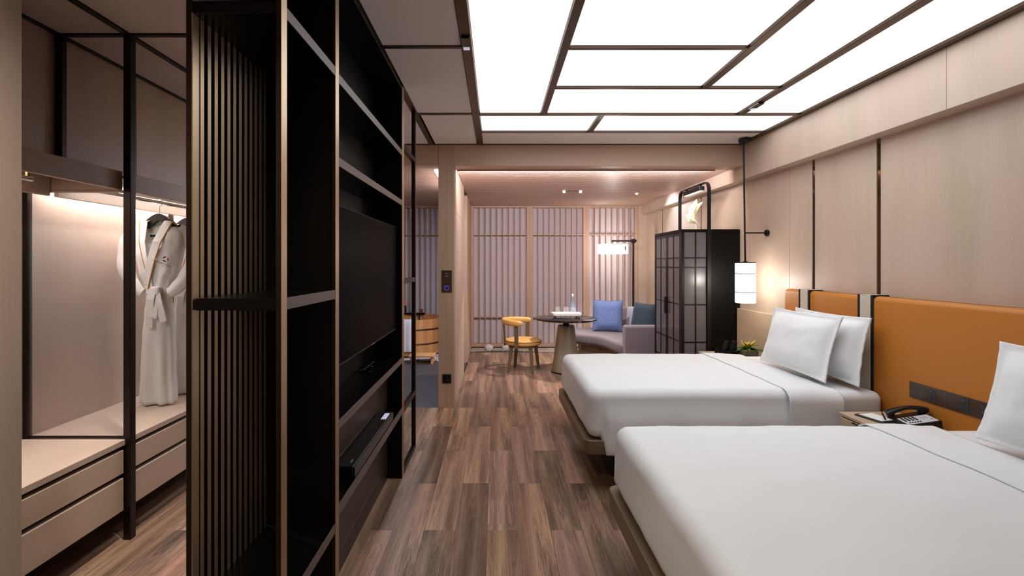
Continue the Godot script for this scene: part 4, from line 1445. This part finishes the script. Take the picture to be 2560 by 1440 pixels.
# ------------------------------------------------------------------ sitting corner
func build_sitting() -> void:
	pendant()
	# round table
	var tc := at(0.922, 0, 6.37)
	var t := thing("round_table", "round black marble table on a flared bronze pedestal", "table", tc)
	put(t, "table_top", lathe([Vector2(0.0, 0.688), Vector2(0.398, 0.688), Vector2(0.408, 0.693), Vector2(0.411, 0.700), Vector2(0.409, 0.708), Vector2(0.404, 0.711), Vector2(0.0, 0.711)], 72), M.marble)
	put(t, "neck", lathe([Vector2(0.043, 0.612), Vector2(0.043, 0.688)], 28), M.black_metal)
	mat("pedestal_bronze", Color(0.64, 0.60, 0.52), 0.4, 0.45)
	put(t, "pedestal", lathe([Vector2(0.0, 0.018), Vector2(0.190, 0.018), Vector2(0.190, 0.022), Vector2(0.168, 0.15), Vector2(0.138, 0.38), Vector2(0.118, 0.54), Vector2(0.110, 0.610), Vector2(0.106, 0.615), Vector2(0.0, 0.615)], 48), M.pedestal_bronze)
	put(t, "base_ring", lathe([Vector2(0.0, 0.0), Vector2(0.194, 0.0), Vector2(0.194, 0.016), Vector2(0.19, 0.018), Vector2(0.0, 0.018)], 48), M.black_metal)
	# tray, tumblers, bottle
	var ty := 0.7115
	var tr := thing("serving_tray", "white rectangular serving tray on chrome feet on the marble table", "tray", at(0.925, ty, 6.36))
	put(tr, "plate", raised(rounded_rect(-0.185, 0.185, -0.11, 0.11, 0.03), 0.034, 0.046, 0.004, 3, true, true), M.tray_white)
	var rim := []
	for q in rounded_rect(-0.185, 0.185, -0.11, 0.11, 0.03):
		rim.append(Vector3(q.x, 0.056, -q.y))
	put(tr, "rim", sweep(rim, rect_section(0.005, 0.022), Vector3.UP, -1, [], true), M.tray_white)
	for sx in [-1, 1]:
		for sz in [-1, 1]:
			put(tr, "foot", lathe([Vector2(0.0, 0.0), Vector2(0.013, 0.0), Vector2(0.014, 0.008), Vector2(0.007, 0.016), Vector2(0.012, 0.027), Vector2(0.008, 0.0345), Vector2(0.0, 0.0345)], 16), M.chrome, Vector3(sx * 0.15, 0, sz * 0.08))
		var hd := [Vector3(sx * 0.185, 0.055, -0.05), Vector3(sx * 0.225, 0.066, -0.04), Vector3(sx * 0.232, 0.068, 0.0), Vector3(sx * 0.225, 0.066, 0.04), Vector3(sx * 0.185, 0.055, 0.05)]
		put(tr, "handle", sweep(hd, disc_section(0.005, 8)), M.chrome)
	var spots := [[-0.115, 0.02, "upturned water glass on the tray, farthest from the bottle"], [-0.005, 0.03, "upturned water glass in the middle of the tray"], [0.085, 0.055, "upturned water glass standing in front of the bottle"]]
	for s in spots:
		var g := thing("water_glass", s[2], "glass", at(0.925 + s[0], ty + 0.0465, 6.36 - s[1]), "water glasses on the tray")
		put(g, "bowl", lathe([Vector2(0.040, 0.0), Vector2(0.0405, 0.001), Vector2(0.030, 0.095), Vector2(0.026, 0.100), Vector2(0.0, 0.101)], 28), M.tumbler_glass)
		put(g, "inner_wall", lathe([Vector2(0.0385, 0.0), Vector2(0.0285, 0.088), Vector2(0.0, 0.090)], 28), M.tumbler_glass)
	var bt := thing("water_bottle", "tall pale blue glass water bottle with a round stopper on the tray", "bottle", at(1.015, ty + 0.0465, 6.40))
	put(bt, "bottle", lathe([Vector2(0.0, 0.0), Vector2(0.044, 0.0), Vector2(0.046, 0.006), Vector2(0.040, 0.06), Vector2(0.026, 0.14), Vector2(0.016, 0.18), Vector2(0.014, 0.215), Vector2(0.017, 0.217), Vector2(0.017, 0.224), Vector2(0.012, 0.225)], 30), M.bottle_glass)
	put(bt, "stopper", lathe([Vector2(0.0, 0.222), Vector2(0.010, 0.222), Vector2(0.010, 0.232), Vector2(0.015, 0.240), Vector2(0.017, 0.249), Vector2(0.014, 0.260), Vector2(0.006, 0.266), Vector2(0.0, 0.267)], 20), M.tray_white)
	chair()
	sofa()
	floor_lamp()
	garden()

func chair() -> void:
	var c := at(0.366, 0, 6.47)
	mat("chair_leg", Color(0.46, 0.40, 0.32), 0.45, 0.4)
	var t := thing("tub_chair", "low round chair with tan leather seat and wraparound padded back", "chair", c)
	put(t, "seat", lathe([Vector2(0.0, 0.352), Vector2(0.215, 0.352), Vector2(0.236, 0.358), Vector2(0.242, 0.372), Vector2(0.242, 0.398), Vector2(0.236, 0.412), Vector2(0.215, 0.420), Vector2(0.1, 0.424), Vector2(0.0, 0.425)], 56), M.tan_leather)
	var ring := []
	for k in 64:
		ring.append(Vector3(0.2425 * cos(TAU * k / 64), 0.402, 0.2425 * sin(TAU * k / 64)))
	put(t, "seat_piping", sweep(ring, disc_section(0.0035, 6), Vector3.UP, 0, [], true), M.leather_seam)
	put(t, "seat_frame", lathe([Vector2(0.0, 0.325), Vector2(0.20, 0.325), Vector2(0.205, 0.351), Vector2(0.0, 0.351)], 40), M.chair_leg)
	# padded back: a thick arc open towards the table
	var arc := []
	var sz := []
	for k in 41:
		var a := deg_to_rad(lerpf(64.0, 264.0, k / 40.0))
		arc.append(Vector3(0.265 * cos(a), 0.648 - 0.012 * cos(a), -0.265 * sin(a)))
		sz.append(minf(1.0, 0.55 + 0.45 * sqrt(minf(1.0, minf(k, 40 - k) / 2.0))))
	var sec := PackedVector2Array()
	for k in 18:
		var a := TAU * k / 18
		sec.append(Vector2(signf(cos(a)) * pow(absf(cos(a)), 0.75) * 0.030, signf(sin(a)) * pow(absf(sin(a)), 0.75) * 0.038))
	put(t, "backrest", sweep(arc, sec, Vector3.UP, 0, sz), M.tan_leather)
	# three uprights and four legs
	for a in [74.0, 168.0, 246.0]:
		var r := deg_to_rad(a)
		var top := Vector3(0.262 * cos(r), 0.622, -0.262 * sin(r))
		var low := Vector3(0.249 * cos(r), 0.325, -0.249 * sin(r))
		put(t, "upright", sweep([low, top], rect_section(0.05, 0.02), Vector3(-sin(r), 0, -cos(r)).cross(Vector3.UP), -1), M.chair_leg)
	for l in [[0.162, 6.336], [0.472, 6.27], [0.262, 6.68], [0.579, 6.60]]:
		var foot := at(l[0], 0, l[1]) - c
		var top := foot * 0.80 + Vector3(0, 0.330, 0)
		put(t, "leg", sweep([foot, top], rect_section(0.046, 0.044), Vector3.BACK, -1, [0.8, 1.1]), M.chair_leg)

func sofa() -> void:
	var t := thing("corner_sofa", "mauve grey fabric corner sofa with a pale stripe down its back", "sofa", at(2.0, 0, 6.7))
	var off := -t.position
	var seat := [Vector2(1.15, 6.93), Vector2(1.30, 6.84), Vector2(1.40, 6.76), Vector2(1.47, 6.60), Vector2(1.585, 6.02), Vector2(2.45, 6.02), Vector2(2.45, 7.62), Vector2(1.26, 7.62), Vector2(1.18, 7.40), Vector2(1.14, 7.10)]
	put(t, "seat", raised(seat, 0.265, 0.425, 0.045, 5, true, true), M.sofa_cloth, off)
	var inset := []
	for p in seat:
		inset.append(p + (Vector2(1.95, 6.85) - p) * 0.09)
	put(t, "base", raised(inset, 0.0, 0.266, 0.004, 2), M.taupe_wood, off)
	# back: runs along the screens and bends towards the cabinet; leaning slightly
	var front := [Vector2(1.50, 7.40), Vector2(1.80, 7.36), Vector2(1.98, 7.26), Vector2(2.10, 7.05), Vector2(2.14, 6.70), Vector2(2.14, 6.16)]
	var lean := []
	var st := start(0)
	var n := front.size()
	# finer samples of the front line
	var line := []
	for i in n - 1:
		for k in 6:
			line.append(front[i].cubic_interpolate(front[i + 1], front[maxi(i - 1, 0)], front[mini(i + 2, n - 1)], k / 6.0))
	line.append(front[n - 1])
	var rings := []
	for i in line.size():
		var tangent: Vector2 = (line[mini(i + 1, line.size() - 1)] - line[maxi(i - 1, 0)]).normalized()
		var out := Vector2(-tangent.y, tangent.x)     # away from the seat
		if out.dot(Vector2(1, 1)) < 0: out = -out
		var ring := []
		for q in [[0.0, 0.40], [0.012, 0.50], [0.035, 0.66], [0.050, 0.735], [0.062, 0.757], [0.082, 0.765], [0.17, 0.765], [0.188, 0.757], [0.196, 0.735], [0.20, 0.60], [0.20, 0.28], [0.0, 0.28]]:
			var p2: Vector2 = line[i] + out * q[0]
			ring.append(Vector3(p2.x, q[1], -p2.y))
		rings.append(ring)
	var m: int = rings[0].size()
	for i in line.size() - 1:
		for j in m:
			var k := (j + 1) % m
			quad(st, rings[i][j], rings[i + 1][j], rings[i + 1][k], rings[i][k])
	for e in [0, line.size() - 1]:
		st.set_smooth_group(5 + (e % 2))
		var mid := Vector3.ZERO
		for p in rings[e]: mid += p / m
		var nxt: Vector3 = rings[1 if e == 0 else line.size() - 2][0]
		for j in m:
			tri_out(st, mid, rings[e][j], rings[e][(j + 1) % m], nxt)
	put(t, "backrest", done(st), M.sofa_cloth, off)
	# pale stripe, a sleeve over the back
	var bs := start(0)
	for i in range(11, 16):
		for j in 10:
			var g := []
			for q in [[i, j], [i + 1, j], [i + 1, j + 1], [i, j + 1]]:
				var rr: Array = rings[q[0]]
				var mid := Vector3.ZERO
				for p in rr: mid += p / m
				var v: Vector3 = rr[q[1]]
				g.append(v + (v - mid).normalized() * 0.006)
			quad(bs, g[0], g[1], g[2], g[3])
	put(t, "stripe", done(bs), M.sofa_band, off)
	put(t, "arm", soft_box(Vector3(0.86, 0.46, 0.17), 0.03, 4, 4), M.sofa_cloth, at(2.015, 0.43, 5.995) + off)
	# cushions
	var c1 := thing("cushion", "square blue tweed cushion with dark piping on the sofa", "cushion", at(1.655, 0.655, 7.16))
	var b1 := Basis(Vector3.UP, deg_to_rad(-16)) * Basis(Vector3.RIGHT, deg_to_rad(-14))
	var o := put(c1, "cover", pillow_mesh(0.43, 0.46, 0.15, 0.0, 0.006, 21), M.blue_tweed)
	o.basis = b1
	var edge := []
	for k in 120:
		var u := k / 30.0
		var s := int(u)
		var f := (u - s) * 2.0 - 1.0
		var q: Vector2 = [Vector2(f, -1), Vector2(1, f), Vector2(-f, 1), Vector2(-1, -f)][s]
		var pin := 0.055
		edge.append(Vector3(q.x * 0.215 * (1.0 - pin * (1.0 - q.y * q.y)), q.y * 0.23 * (1.0 - pin * (1.0 - q.x * q.x)), 0.0))
	var pp := put(c1, "piping", sweep(edge, disc_section(0.004, 6), Vector3.BACK, 0, [], true), M.dark_piping)
	pp.basis = b1
	var c2 := thing("cushion", "dark teal velvet cushion at the cabinet end of the sofa", "cushion", at(2.03, 0.66, 6.62))
	var o2 := put(c2, "cover", pillow_mesh(0.46, 0.46, 0.16, 0.0, 0.008, 33), M.teal_velvet)
	o2.basis = Basis(Vector3.UP, deg_to_rad(-62)) * Basis(Vector3.RIGHT, deg_to_rad(-12))

func floor_lamp() -> void:
	var D := 7.72
	var t := thing("floor_lamp", "black floor lamp with a white drum shade hung from its arm behind the sofa", "lamp", at(2.19, 0, D))
	bx(t, "pole", M.black_metal, 2.177, 2.203, 0.02, 1.815, D - 0.013, D + 0.013, 0.002)
	put(t, "base", lathe([Vector2(0.0, 0.0), Vector2(0.12, 0.0), Vector2(0.12, 0.015), Vector2(0.115, 0.02), Vector2(0.0, 0.02)], 32), M.black_metal)
	bx(t, "joint", M.black_metal, 2.158, 2.222, 1.755, 1.818, D - 0.032, D + 0.032, 0.003)
	bx(t, "arm", M.black_metal, 1.845, 2.245, 1.776, 1.800, D - 0.009, D + 0.009, 0.002)
	var sx := 1.865
	put(t, "shade", lathe([Vector2(0.0, 1.580), Vector2(0.230, 1.580), Vector2(0.238, 1.588), Vector2(0.238, 1.728), Vector2(0.230, 1.736), Vector2(0.0, 1.736)], 56), M.shade_glow, Vector3(sx - 2.19, 0, 0))
	put(t, "shade_wire", lathe([Vector2(0.2385, 1.656), Vector2(0.2395, 1.658), Vector2(0.2385, 1.660)], 48), M.grey_plastic, Vector3(sx - 2.19, 0, 0))
	put(t, "stem", sweep([at(sx, 1.736, D), at(sx, 1.776, D)], disc_section(0.006, 8), Vector3.BACK), M.black_metal, -t.position)
	put(t, "pull", lathe([Vector2(0.0, 1.63), Vector2(0.009, 1.632), Vector2(0.009, 1.695), Vector2(0.003, 1.70), Vector2(0.0, 1.776)], 10), M.grey_plastic, Vector3(0.145 + sx - 2.19, 0, 0.2045))
	omni(t, at(sx, 1.658, D), Color(1.0, 0.97, 0.94), LIGHT_DRUM, 0.06)

const LIGHT_DRUM := 0.26
const LIGHT_PENDANT := 0.16

func pendant() -> void:
	var D := 4.55
	var X := 2.341
	var t := thing("pendant_lamp", "white cylinder pendant lamp on a black rod beside the black cabinet", "lamp", at(X, 2.59, D))
	var off := -t.position
	put(t, "canopy", lathe([Vector2(0.0, 2.566), Vector2(0.05, 2.566), Vector2(0.055, 2.572), Vector2(0.055, 2.59), Vector2(0.04, 2.597), Vector2(0.0, 2.597)], 28), M.black_metal, at(X, 0, D) + off)
	put(t, "rod", sweep([at(X - 0.012, 2.57, D), at(X + 0.004, 1.44, D)], disc_section(0.008, 10), Vector3.BACK), M.black_metal, off)
	put(t, "wall_arm", sweep([at(X, 1.713, D), at(2.55, 1.713, D)], disc_section(0.007, 10)), M.black_metal, off)
	var rose := put(t, "wall_rose", lathe([Vector2(0.0, 0.0), Vector2(0.03, 0.0), Vector2(0.03, 0.018), Vector2(0.026, 0.022), Vector2(0.0, 0.022)], 24), M.black_metal, at(2.558, 1.713, D) + off)
	rose.rotation = Vector3(0, 0, PI / 2)
	put(t, "cap", lathe([Vector2(0.0, 1.428), Vector2(0.091, 1.428), Vector2(0.091, 1.437), Vector2(0.02, 1.440), Vector2(0.02, 1.446), Vector2(0.0, 1.446)], 40), M.black_metal, at(X + 0.005, 0, D) + off)
	var s := put(t, "shade", lathe([Vector2(0.0, 1.054), Vector2(0.084, 1.054), Vector2(0.0885, 1.060), Vector2(0.0885, 1.428), Vector2(0.0, 1.428)], 44), M.shade_glow, at(X + 0.005, 0, D) + off)
	for y in [1.155, 1.330]:
		put(s, "shade_wire", lathe([Vector2(0.0885, y - 0.003), Vector2(0.0905, y), Vector2(0.0885, y + 0.003)], 44), M.black_metal)
	omni(t, at(X + 0.005, 1.24, D), Color(1.0, 0.965, 0.92), LIGHT_PENDANT, 0.05)

func stone(parent: Node, where: Vector3, size: Vector3, sd: int, m: Material, called := "stone") -> void:
	var nz := FastNoiseLite.new()
	nz.seed = sd
	nz.frequency = 0.9
	nz.noise_type = FastNoiseLite.TYPE_CELLULAR
	var st := start(-1)
	var P := func(i: int, j: int) -> Vector3:
		var a := TAU * (i % 12) / 12.0
		var b := PI * j / 7.0 - PI / 2
		var v := Vector3(cos(a) * cos(b), sin(b), sin(a) * cos(b))
		var r := 0.85 + 0.35 * nz.get_noise_3dv(v * 1.3)
		v *= r
		v.y = maxf(v.y, -0.55)
		return Vector3(v.x * size.x, (v.y + 0.55) * size.y, v.z * size.z)
	for i in 12:
		for j in 7:
			quad(st, P.call(i, j), P.call(i + 1, j), P.call(i + 1, j + 1), P.call(i, j + 1))
	put(parent, called, done(st), m, where)

func pebbles(called: String, label: String, x0: float, x1: float, d0: float, d1: float, count: int, m: Material, size: float, sd: int, y := 0.0, keep = null) -> void:
	var mm := MultiMesh.new()
	mm.transform_format = MultiMesh.TRANSFORM_3D
	var ball := SphereMesh.new()
	ball.radius = 0.5
	ball.height = 1.0
	ball.radial_segments = 8
	ball.rings = 4
	mm.mesh = ball
	rng.seed = sd
	var places := []
	for k in count:
		var x := rng.randf_range(x0, x1)
		var d := rng.randf_range(d0, d1)
		if keep != null and not keep.call(x, d):
			continue
		var s := size * rng.randf_range(0.6, 1.5)
		places.append(Transform3D(Basis(Vector3.UP, rng.randf() * TAU).scaled(Vector3(s * 1.3, s * 0.7, s)), at(x, y + s * 0.2, d)))
	mm.instance_count = places.size()
	for k in places.size():
		mm.set_instance_transform(k, places[k])
	var o := MultiMeshInstance3D.new()
	o.name = numbered(called)
	o.multimesh = mm
	o.material_override = m
	add_child(o)
	tag(o, label, "gravel", "", "stuff")

func garden() -> void:
	var bed := setting("floor_garden", "bed under the gravel strip")
	bx(bed, "bed", M.gravel_tan, -0.42, 2.5, -0.0135, 0.0, 7.786, 8.155, 0.001)
	var dark := func(x: float, d: float) -> bool: return sin(x * 3.1 + 1.2) * 0.09 + 7.80 > d and d < 7.95
	var pale := func(x: float, d: float) -> bool: return not (sin(x * 3.1 + 1.2) * 0.09 + 7.80 > d and d < 7.95)
	pebbles("gravel", "pale tan gravel strip along the foot of the screens", -0.41, 2.3, 7.79, 8.15, 7000, M.gravel_tan, 0.014, 5, 0.0, pale)
	pebbles("gravel", "dark grey gravel drift in the strip before the screens", -0.41, 2.3, 7.79, 8.15, 5200, M.gravel_dark, 0.014, 6, 0.0, dark)
	for s in [[-0.115, 7.93, 0.105, 0.085, "larger pale rock lying on the gravel by the partition"], [0.155, 8.00, 0.085, 0.07, "smaller pale rock lying on the gravel behind the tan chair"]]:
		var r := thing("garden_rock", s[4], "rock", at(s[0], 0.0, s[1]), "rocks on the gravel strip")
		stone(r, Vector3.ZERO, Vector3(s[2], s[3], s[2] * 0.8), int(s[0] * 100) + 40, M.rock_white, "rock")

# ------------------------------------------------------------------ bathroom seen past the column
func build_bathroom() -> void:
	var C := at(-1.36, 0, 7.70)
	var t := thing("cedar_tub", "round pale cedar soaking tub bound with metal hoops", "bathtub", C)
	var n := 40
	var R := 0.52
	var stave := start(-1)
	var half := PI / n * 0.985
	var lo := [Vector3(-sin(half) * R, 0.0, cos(half) * R), Vector3(sin(half) * R, 0.0, cos(half) * R), Vector3(sin(half) * (R - 0.035), 0.0, cos(half) * (R - 0.035)), Vector3(-sin(half) * (R - 0.035), 0.0, cos(half) * (R - 0.035))]
	var mid := Vector3(0, 0.3, R - 0.018)
	for k in 4:
		var j := (k + 1) % 4
		var up := Vector3(0, 0.58, 0)
		tri_out(stave, lo[k], lo[j], lo[j] + up, mid)
		tri_out(stave, lo[k], lo[j] + up, lo[k] + up, mid)
	for e in [Vector3.ZERO, Vector3(0, 0.58, 0)]:
		tri_out(stave, lo[0] + e, lo[1] + e, lo[2] + e, mid)
		tri_out(stave, lo[0] + e, lo[2] + e, lo[3] + e, mid)
	var sm := done(stave)
	rng.seed = 5
	for k in n:
		put(t, "stave", sm, M["cedar_%d" % rng.randi_range(0, 2)], Vector3.ZERO, Vector3(0, TAU * k / n, 0))
	put(t, "tub_floor", lathe([Vector2(0.0, 0.05), Vector2(R - 0.034, 0.05), Vector2(R - 0.034, 0.08), Vector2(0.0, 0.08)], 40), M.cedar_1)
	for y in [0.43, 0.215, 0.04]:
		put(t, "hoop", lathe([Vector2(R - 0.002, y - 0.012), Vector2(R + 0.003, y - 0.012), Vector2(R + 0.003, y + 0.012), Vector2(R - 0.002, y + 0.012)], 64), M.hoop_metal)
	# towel over the rim
	var w := thing("bath_towel", "white towel hanging over the rim of the cedar tub", "towel", at(-1.33, 0.3, 7.165))
	var prof := [[7.30, 0.40], [7.225, 0.50], [7.215, 0.565], [7.205, 0.590], [7.180, 0.596], [7.165, 0.585], [7.160, 0.50], [7.162, 0.35], [7.158, 0.22], [7.160, 0.115]]
	var ws := start(0)
	for layer in [0.0, 0.012]:
		for i in 16:
			for j in prof.size() - 1:
				var P := func(a: int, b: int) -> Vector3:
					var x := lerpf(-1.47, -1.205, a / 16.0)
					var fold: float = 0.008 * sin(a * 1.3) * smoothstep(3.0, 9.0, float(b))
					var curve := 0.52 - sqrt(maxf(0.0, 0.27 - (x + 1.36) * (x + 1.36)))
					return at(x, prof[b][1] + layer * 0.4, prof[b][0] - fold - layer + (curve if b > 3 else 0.02))
				quad(ws, P.call(i, j), P.call(i + 1, j), P.call(i + 1, j + 1), P.call(i, j + 1))
	put(w, "cloth", done(ws), M.towel, -w.position)
	# step stool
	var s := thing("step_stool", "low cedar step stool in front of the tub", "stool", at(-1.05, 0, 6.93))
	put(s, "board", box(Vector3(0.36, 0.028, 0.24), 0.004), M.cedar_0, Vector3(0, 0.116, 0))
	for x in [-0.14, 0.14]:
		put(s, "leg", box(Vector3(0.028, 0.102, 0.20), 0.003), M.cedar_2, Vector3(x, 0.051, 0))
	# pebble bed round the tub, with some larger stones
	var bed := setting("floor_tub", "pebble bed under the tub")
	bx(bed, "bed", M.gravel_dark, -2.6, -0.57, -0.0135, 0.0, 7.002, 8.155, 0.001)
	var clear := func(x: float, d: float) -> bool: return Vector2(x + 1.36, d - 7.70).length() > 0.56 and not (absf(x + 1.05) < 0.2 and d < 7.06)
	pebbles("pebbles", "white and grey pebbles round the foot of the tub", -2.0, -0.6, 7.02, 8.12, 700, M.rock_white, 0.055, 8, 0.0, clear)
	# shelf behind the tub with bath things
	var sh := thing("bath_shelf", "dark narrow ledge behind the cedar tub", "shelf", at(-1.45, 0, 8.139))
	bx(sh, "ledge", M.black_wood, -1.95, -1.20, 0.575, 0.60, 8.12, 8.158, 0.002)
	bx(sh, "bracket", M.black_metal, -1.90, -1.88, 0.0, 0.575, 8.13, 8.15, 0.001)
	bx(sh, "bracket", M.black_metal, -1.30, -1.28, 0.0, 0.575, 8.13, 8.15, 0.001)
	var br := thing("bath_brush", "round bath brush with black handle on the ledge behind the tub", "brush", at(-1.52, 0.60, 8.139))
	put(br, "handle", lathe([Vector2(0.0, 0.0), Vector2(0.013, 0.0), Vector2(0.015, 0.05), Vector2(0.010, 0.11), Vector2(0.0, 0.112)], 14), M.black_plastic)
	put(br, "head", lathe([Vector2(0.0, 0.108), Vector2(0.025, 0.118), Vector2(0.038, 0.15), Vector2(0.034, 0.185), Vector2(0.015, 0.205), Vector2(0.0, 0.208)], 18), M.brush_bristle)
	for k in 2:
		var cx := -1.385 + 0.125 * k
		var cu := thing("copper_cup", "small copper cup on the ledge behind the tub, " + ("nearest the brush" if k == 0 else "at the end of the ledge"), "cup", at(cx, 0.60, 8.139), "copper cups")
		put(cu, "bowl", lathe([Vector2(0.0, 0.0), Vector2(0.028, 0.0), Vector2(0.032, 0.06), Vector2(0.030, 0.06), Vector2(0.026, 0.006), Vector2(0.0, 0.006)], 20), M.copper)
	# cool light from the cove over the bath
	var cv := thing("cove_light", "cool white light cove at the bathroom ceiling edge beside the column", "light", at(-0.62, 2.39, 5.6))
	bx(cv, "lamp_strip", M.led_glow, -0.64, -0.575, 2.380, 2.392, 4.99, 6.24, 0.001)
	area_light(cv, at(-0.62, 2.374, 5.62), Vector2(0.06, 1.2), Vector3(-PI / 2, 0, 0), Color(0.86, 0.91, 1.0), 45.0)

# ------------------------------------------------------------------ small fittings
func build_small_things() -> void:
	# room control panel and socket on the column
	var p := thing("control_panel", "dark brown room control panel with a glowing blue ring on the column", "control panel", at(-0.486, 1.14, 4.779))
	bx(p, "plate", M.panel_brown, -0.537, -0.435, 1.139, 1.357, 4.774, 4.7795, 0.001)
	var ring := []
	for k in 28:
		ring.append(at(-0.486 + 0.0215 * cos(TAU * k / 28), 1.183 + 0.0215 * sin(TAU * k / 28), 4.7735))
	put(p, "light_ring", sweep(ring, rect_section(0.003, 0.003), Vector3.BACK, -1, [], true), M.blue_ring_light, -p.position)
	for k in 2:
		bx(p, "light_dot", M.blue_ring_light, -0.514 + 0.052 * k, -0.510 + 0.052 * k, 1.203, 1.207, 4.773, 4.7742, 0.0)
	for r in 2:
		for c in 2:
			bx(p, "icon", M.print_grey, -0.502 + 0.018 * c, -0.489 + 0.018 * c, 1.293 + 0.026 * r, 1.305 + 0.026 * r, 4.7732, 4.7742, 0.0)
	var s := thing("wall_socket", "black square wall socket low on the oak column", "socket", at(-0.486, 0.242, 4.779))
	bx(s, "plate", M.black_plastic, -0.531, -0.442, 0.242, 0.332, 4.772, 4.7795, 0.002)
	bx(s, "insert", M.black_gloss, -0.514, -0.459, 0.259, 0.315, 4.7705, 4.7725, 0.001)
	for h in [[-0.486, 0.302], [-0.498, 0.275], [-0.474, 0.275]]:
		bx(s, "socket_hole", M.print_grey, h[0] - 0.003, h[0] + 0.003, h[1] - 0.004, h[1] + 0.004, 4.7698, 4.7707, 0.0)
	# small spotlights let into the ceiling bars
	for q in [[-0.159, 2.60, "small square spotlight in the bronze bar beside the plain ceiling strip"], [1.932, 3.62, "small spotlight in the bronze bar near the wooden soffit"]]:
		var sp := thing("bar_spotlight", q[2], "spotlight", at(q[0], 2.585, q[1]), "spotlights in the ceiling bars")
		bx(sp, "housing", M.black_gloss, q[0] - 0.023, q[0] + 0.023, 2.586, 2.5985, q[1] - 0.10, q[1] + 0.04, 0.002)
		bx(sp, "lamp_lens", M.display_light, q[0] - 0.017, q[0] + 0.017, 2.5835, 2.5865, q[1] - 0.0, q[1] + 0.034, 0.001)
	# twin spotlight in the slatted ceiling over the table
	var tw := thing("twin_spotlight", "pair of small white spotlights in a slot of the slatted ceiling above the table", "spotlight", at(1.02, 2.40, 6.47))
	bx(tw, "slot", M.dark_bronze, 0.90, 1.14, 2.394, 2.403, 6.455, 6.485, 0.001)
	for k in 2:
		var x := 0.91 + 0.22 * k
		put(tw, "lamp_head", lathe([Vector2(0.0, 2.372), Vector2(0.020, 2.372), Vector2(0.024, 2.38), Vector2(0.024, 2.402), Vector2(0.0, 2.402)], 20), M.tray_white, at(x, 0, 6.47) - tw.position)
		put(tw, "lamp_lens", lathe([Vector2(0.0, 2.3705), Vector2(0.016, 2.3705), Vector2(0.016, 2.3722)], 18), M.warm_glow, at(x, 0, 6.47) - tw.position)
		var aim := at(0.45, 0.4, 6.45) if k == 0 else at(1.75, 0.5, 6.9)
		spot(tw, at(x, 2.366, 6.47), aim, Color(1.0, 0.97, 0.94), LIGHT_TWIN, 38.0, 0.02)
	# wall washer beside the cabinet
	var ww := thing("wall_washer", "small recessed spotlight in the slatted ceiling washing the wall behind the cabinet", "spotlight", at(1.95, 2.40, 6.70))
	put(ww, "lamp_head", lathe([Vector2(0.0, 2.385), Vector2(0.022, 2.385), Vector2(0.026, 2.392), Vector2(0.026, 2.402), Vector2(0.0, 2.402)], 20), M.tray_white, at(1.95, 0, 6.70) - ww.position)
	put(ww, "lamp_lens", lathe([Vector2(0.0, 2.3835), Vector2(0.016, 2.3835), Vector2(0.016, 2.3852)], 18), M.led_glow, at(1.95, 0, 6.70) - ww.position)
	spot(ww, at(1.95, 2.378, 6.70), at(2.56, 1.95, 6.70), Color(0.90, 0.94, 1.0), 1.3, 44.0, 0.02)
	# cove lamp along the back of the beam, washing the slatted ceiling
	var cv := thing("beam_cove_light", "slim lamp strip along the back of the oak beam lighting the slatted ceiling", "light", at(1.0, 2.39, 5.0))
	bx(cv, "channel", M.oak_level, -0.40, 2.25, 2.372, 2.3875, 4.960, 4.968, 0.001)
	bx(cv, "lamp_strip", M.led_glow, -0.35, 2.20, 2.376, 2.387, 4.968, 4.974, 0.001)
	area_light(cv, at(0.925, 2.3815, 4.978), Vector2(2.5, 0.011), Vector3(deg_to_rad(-12), 0, 0), Color(1.0, 0.95, 0.96), LIGHT_COVE)
	# downlights over the wardrobe aisle and the entry
	for q in [[-1.35, 2.1, "small round downlight in the ceiling between wardrobe and shelving screen"], [-0.62, 0.45, "small round downlight in the ceiling of the entry passage"]]:
		var dl := thing("downlight", q[2], "downlight", at(q[0], 2.60, q[1]), "round ceiling downlights")
		var c := at(q[0], 0, q[1])
		put(dl, "trim_ring", lathe([Vector2(0.030, 2.598), Vector2(0.042, 2.598), Vector2(0.044, 2.602), Vector2(0.044, 2.606)], 28), M.tray_white, c - dl.position)
		put(dl, "lamp_lens", lathe([Vector2(0.0, 2.601), Vector2(0.030, 2.601), Vector2(0.030, 2.605)], 24), M.warm_glow, c - dl.position)
		spot(dl, c + Vector3(0, 2.594, 0), c, Color(1.0, 0.96, 0.91), LIGHT_AISLE * (1.0 if q[0] < -1.0 else 0.6), 34.0 if q[0] < -1.0 else 62.0, 0.03)

const LIGHT_TWIN := 4.2
const LIGHT_AISLE := 4.0
const LIGHT_COVE := 190.0
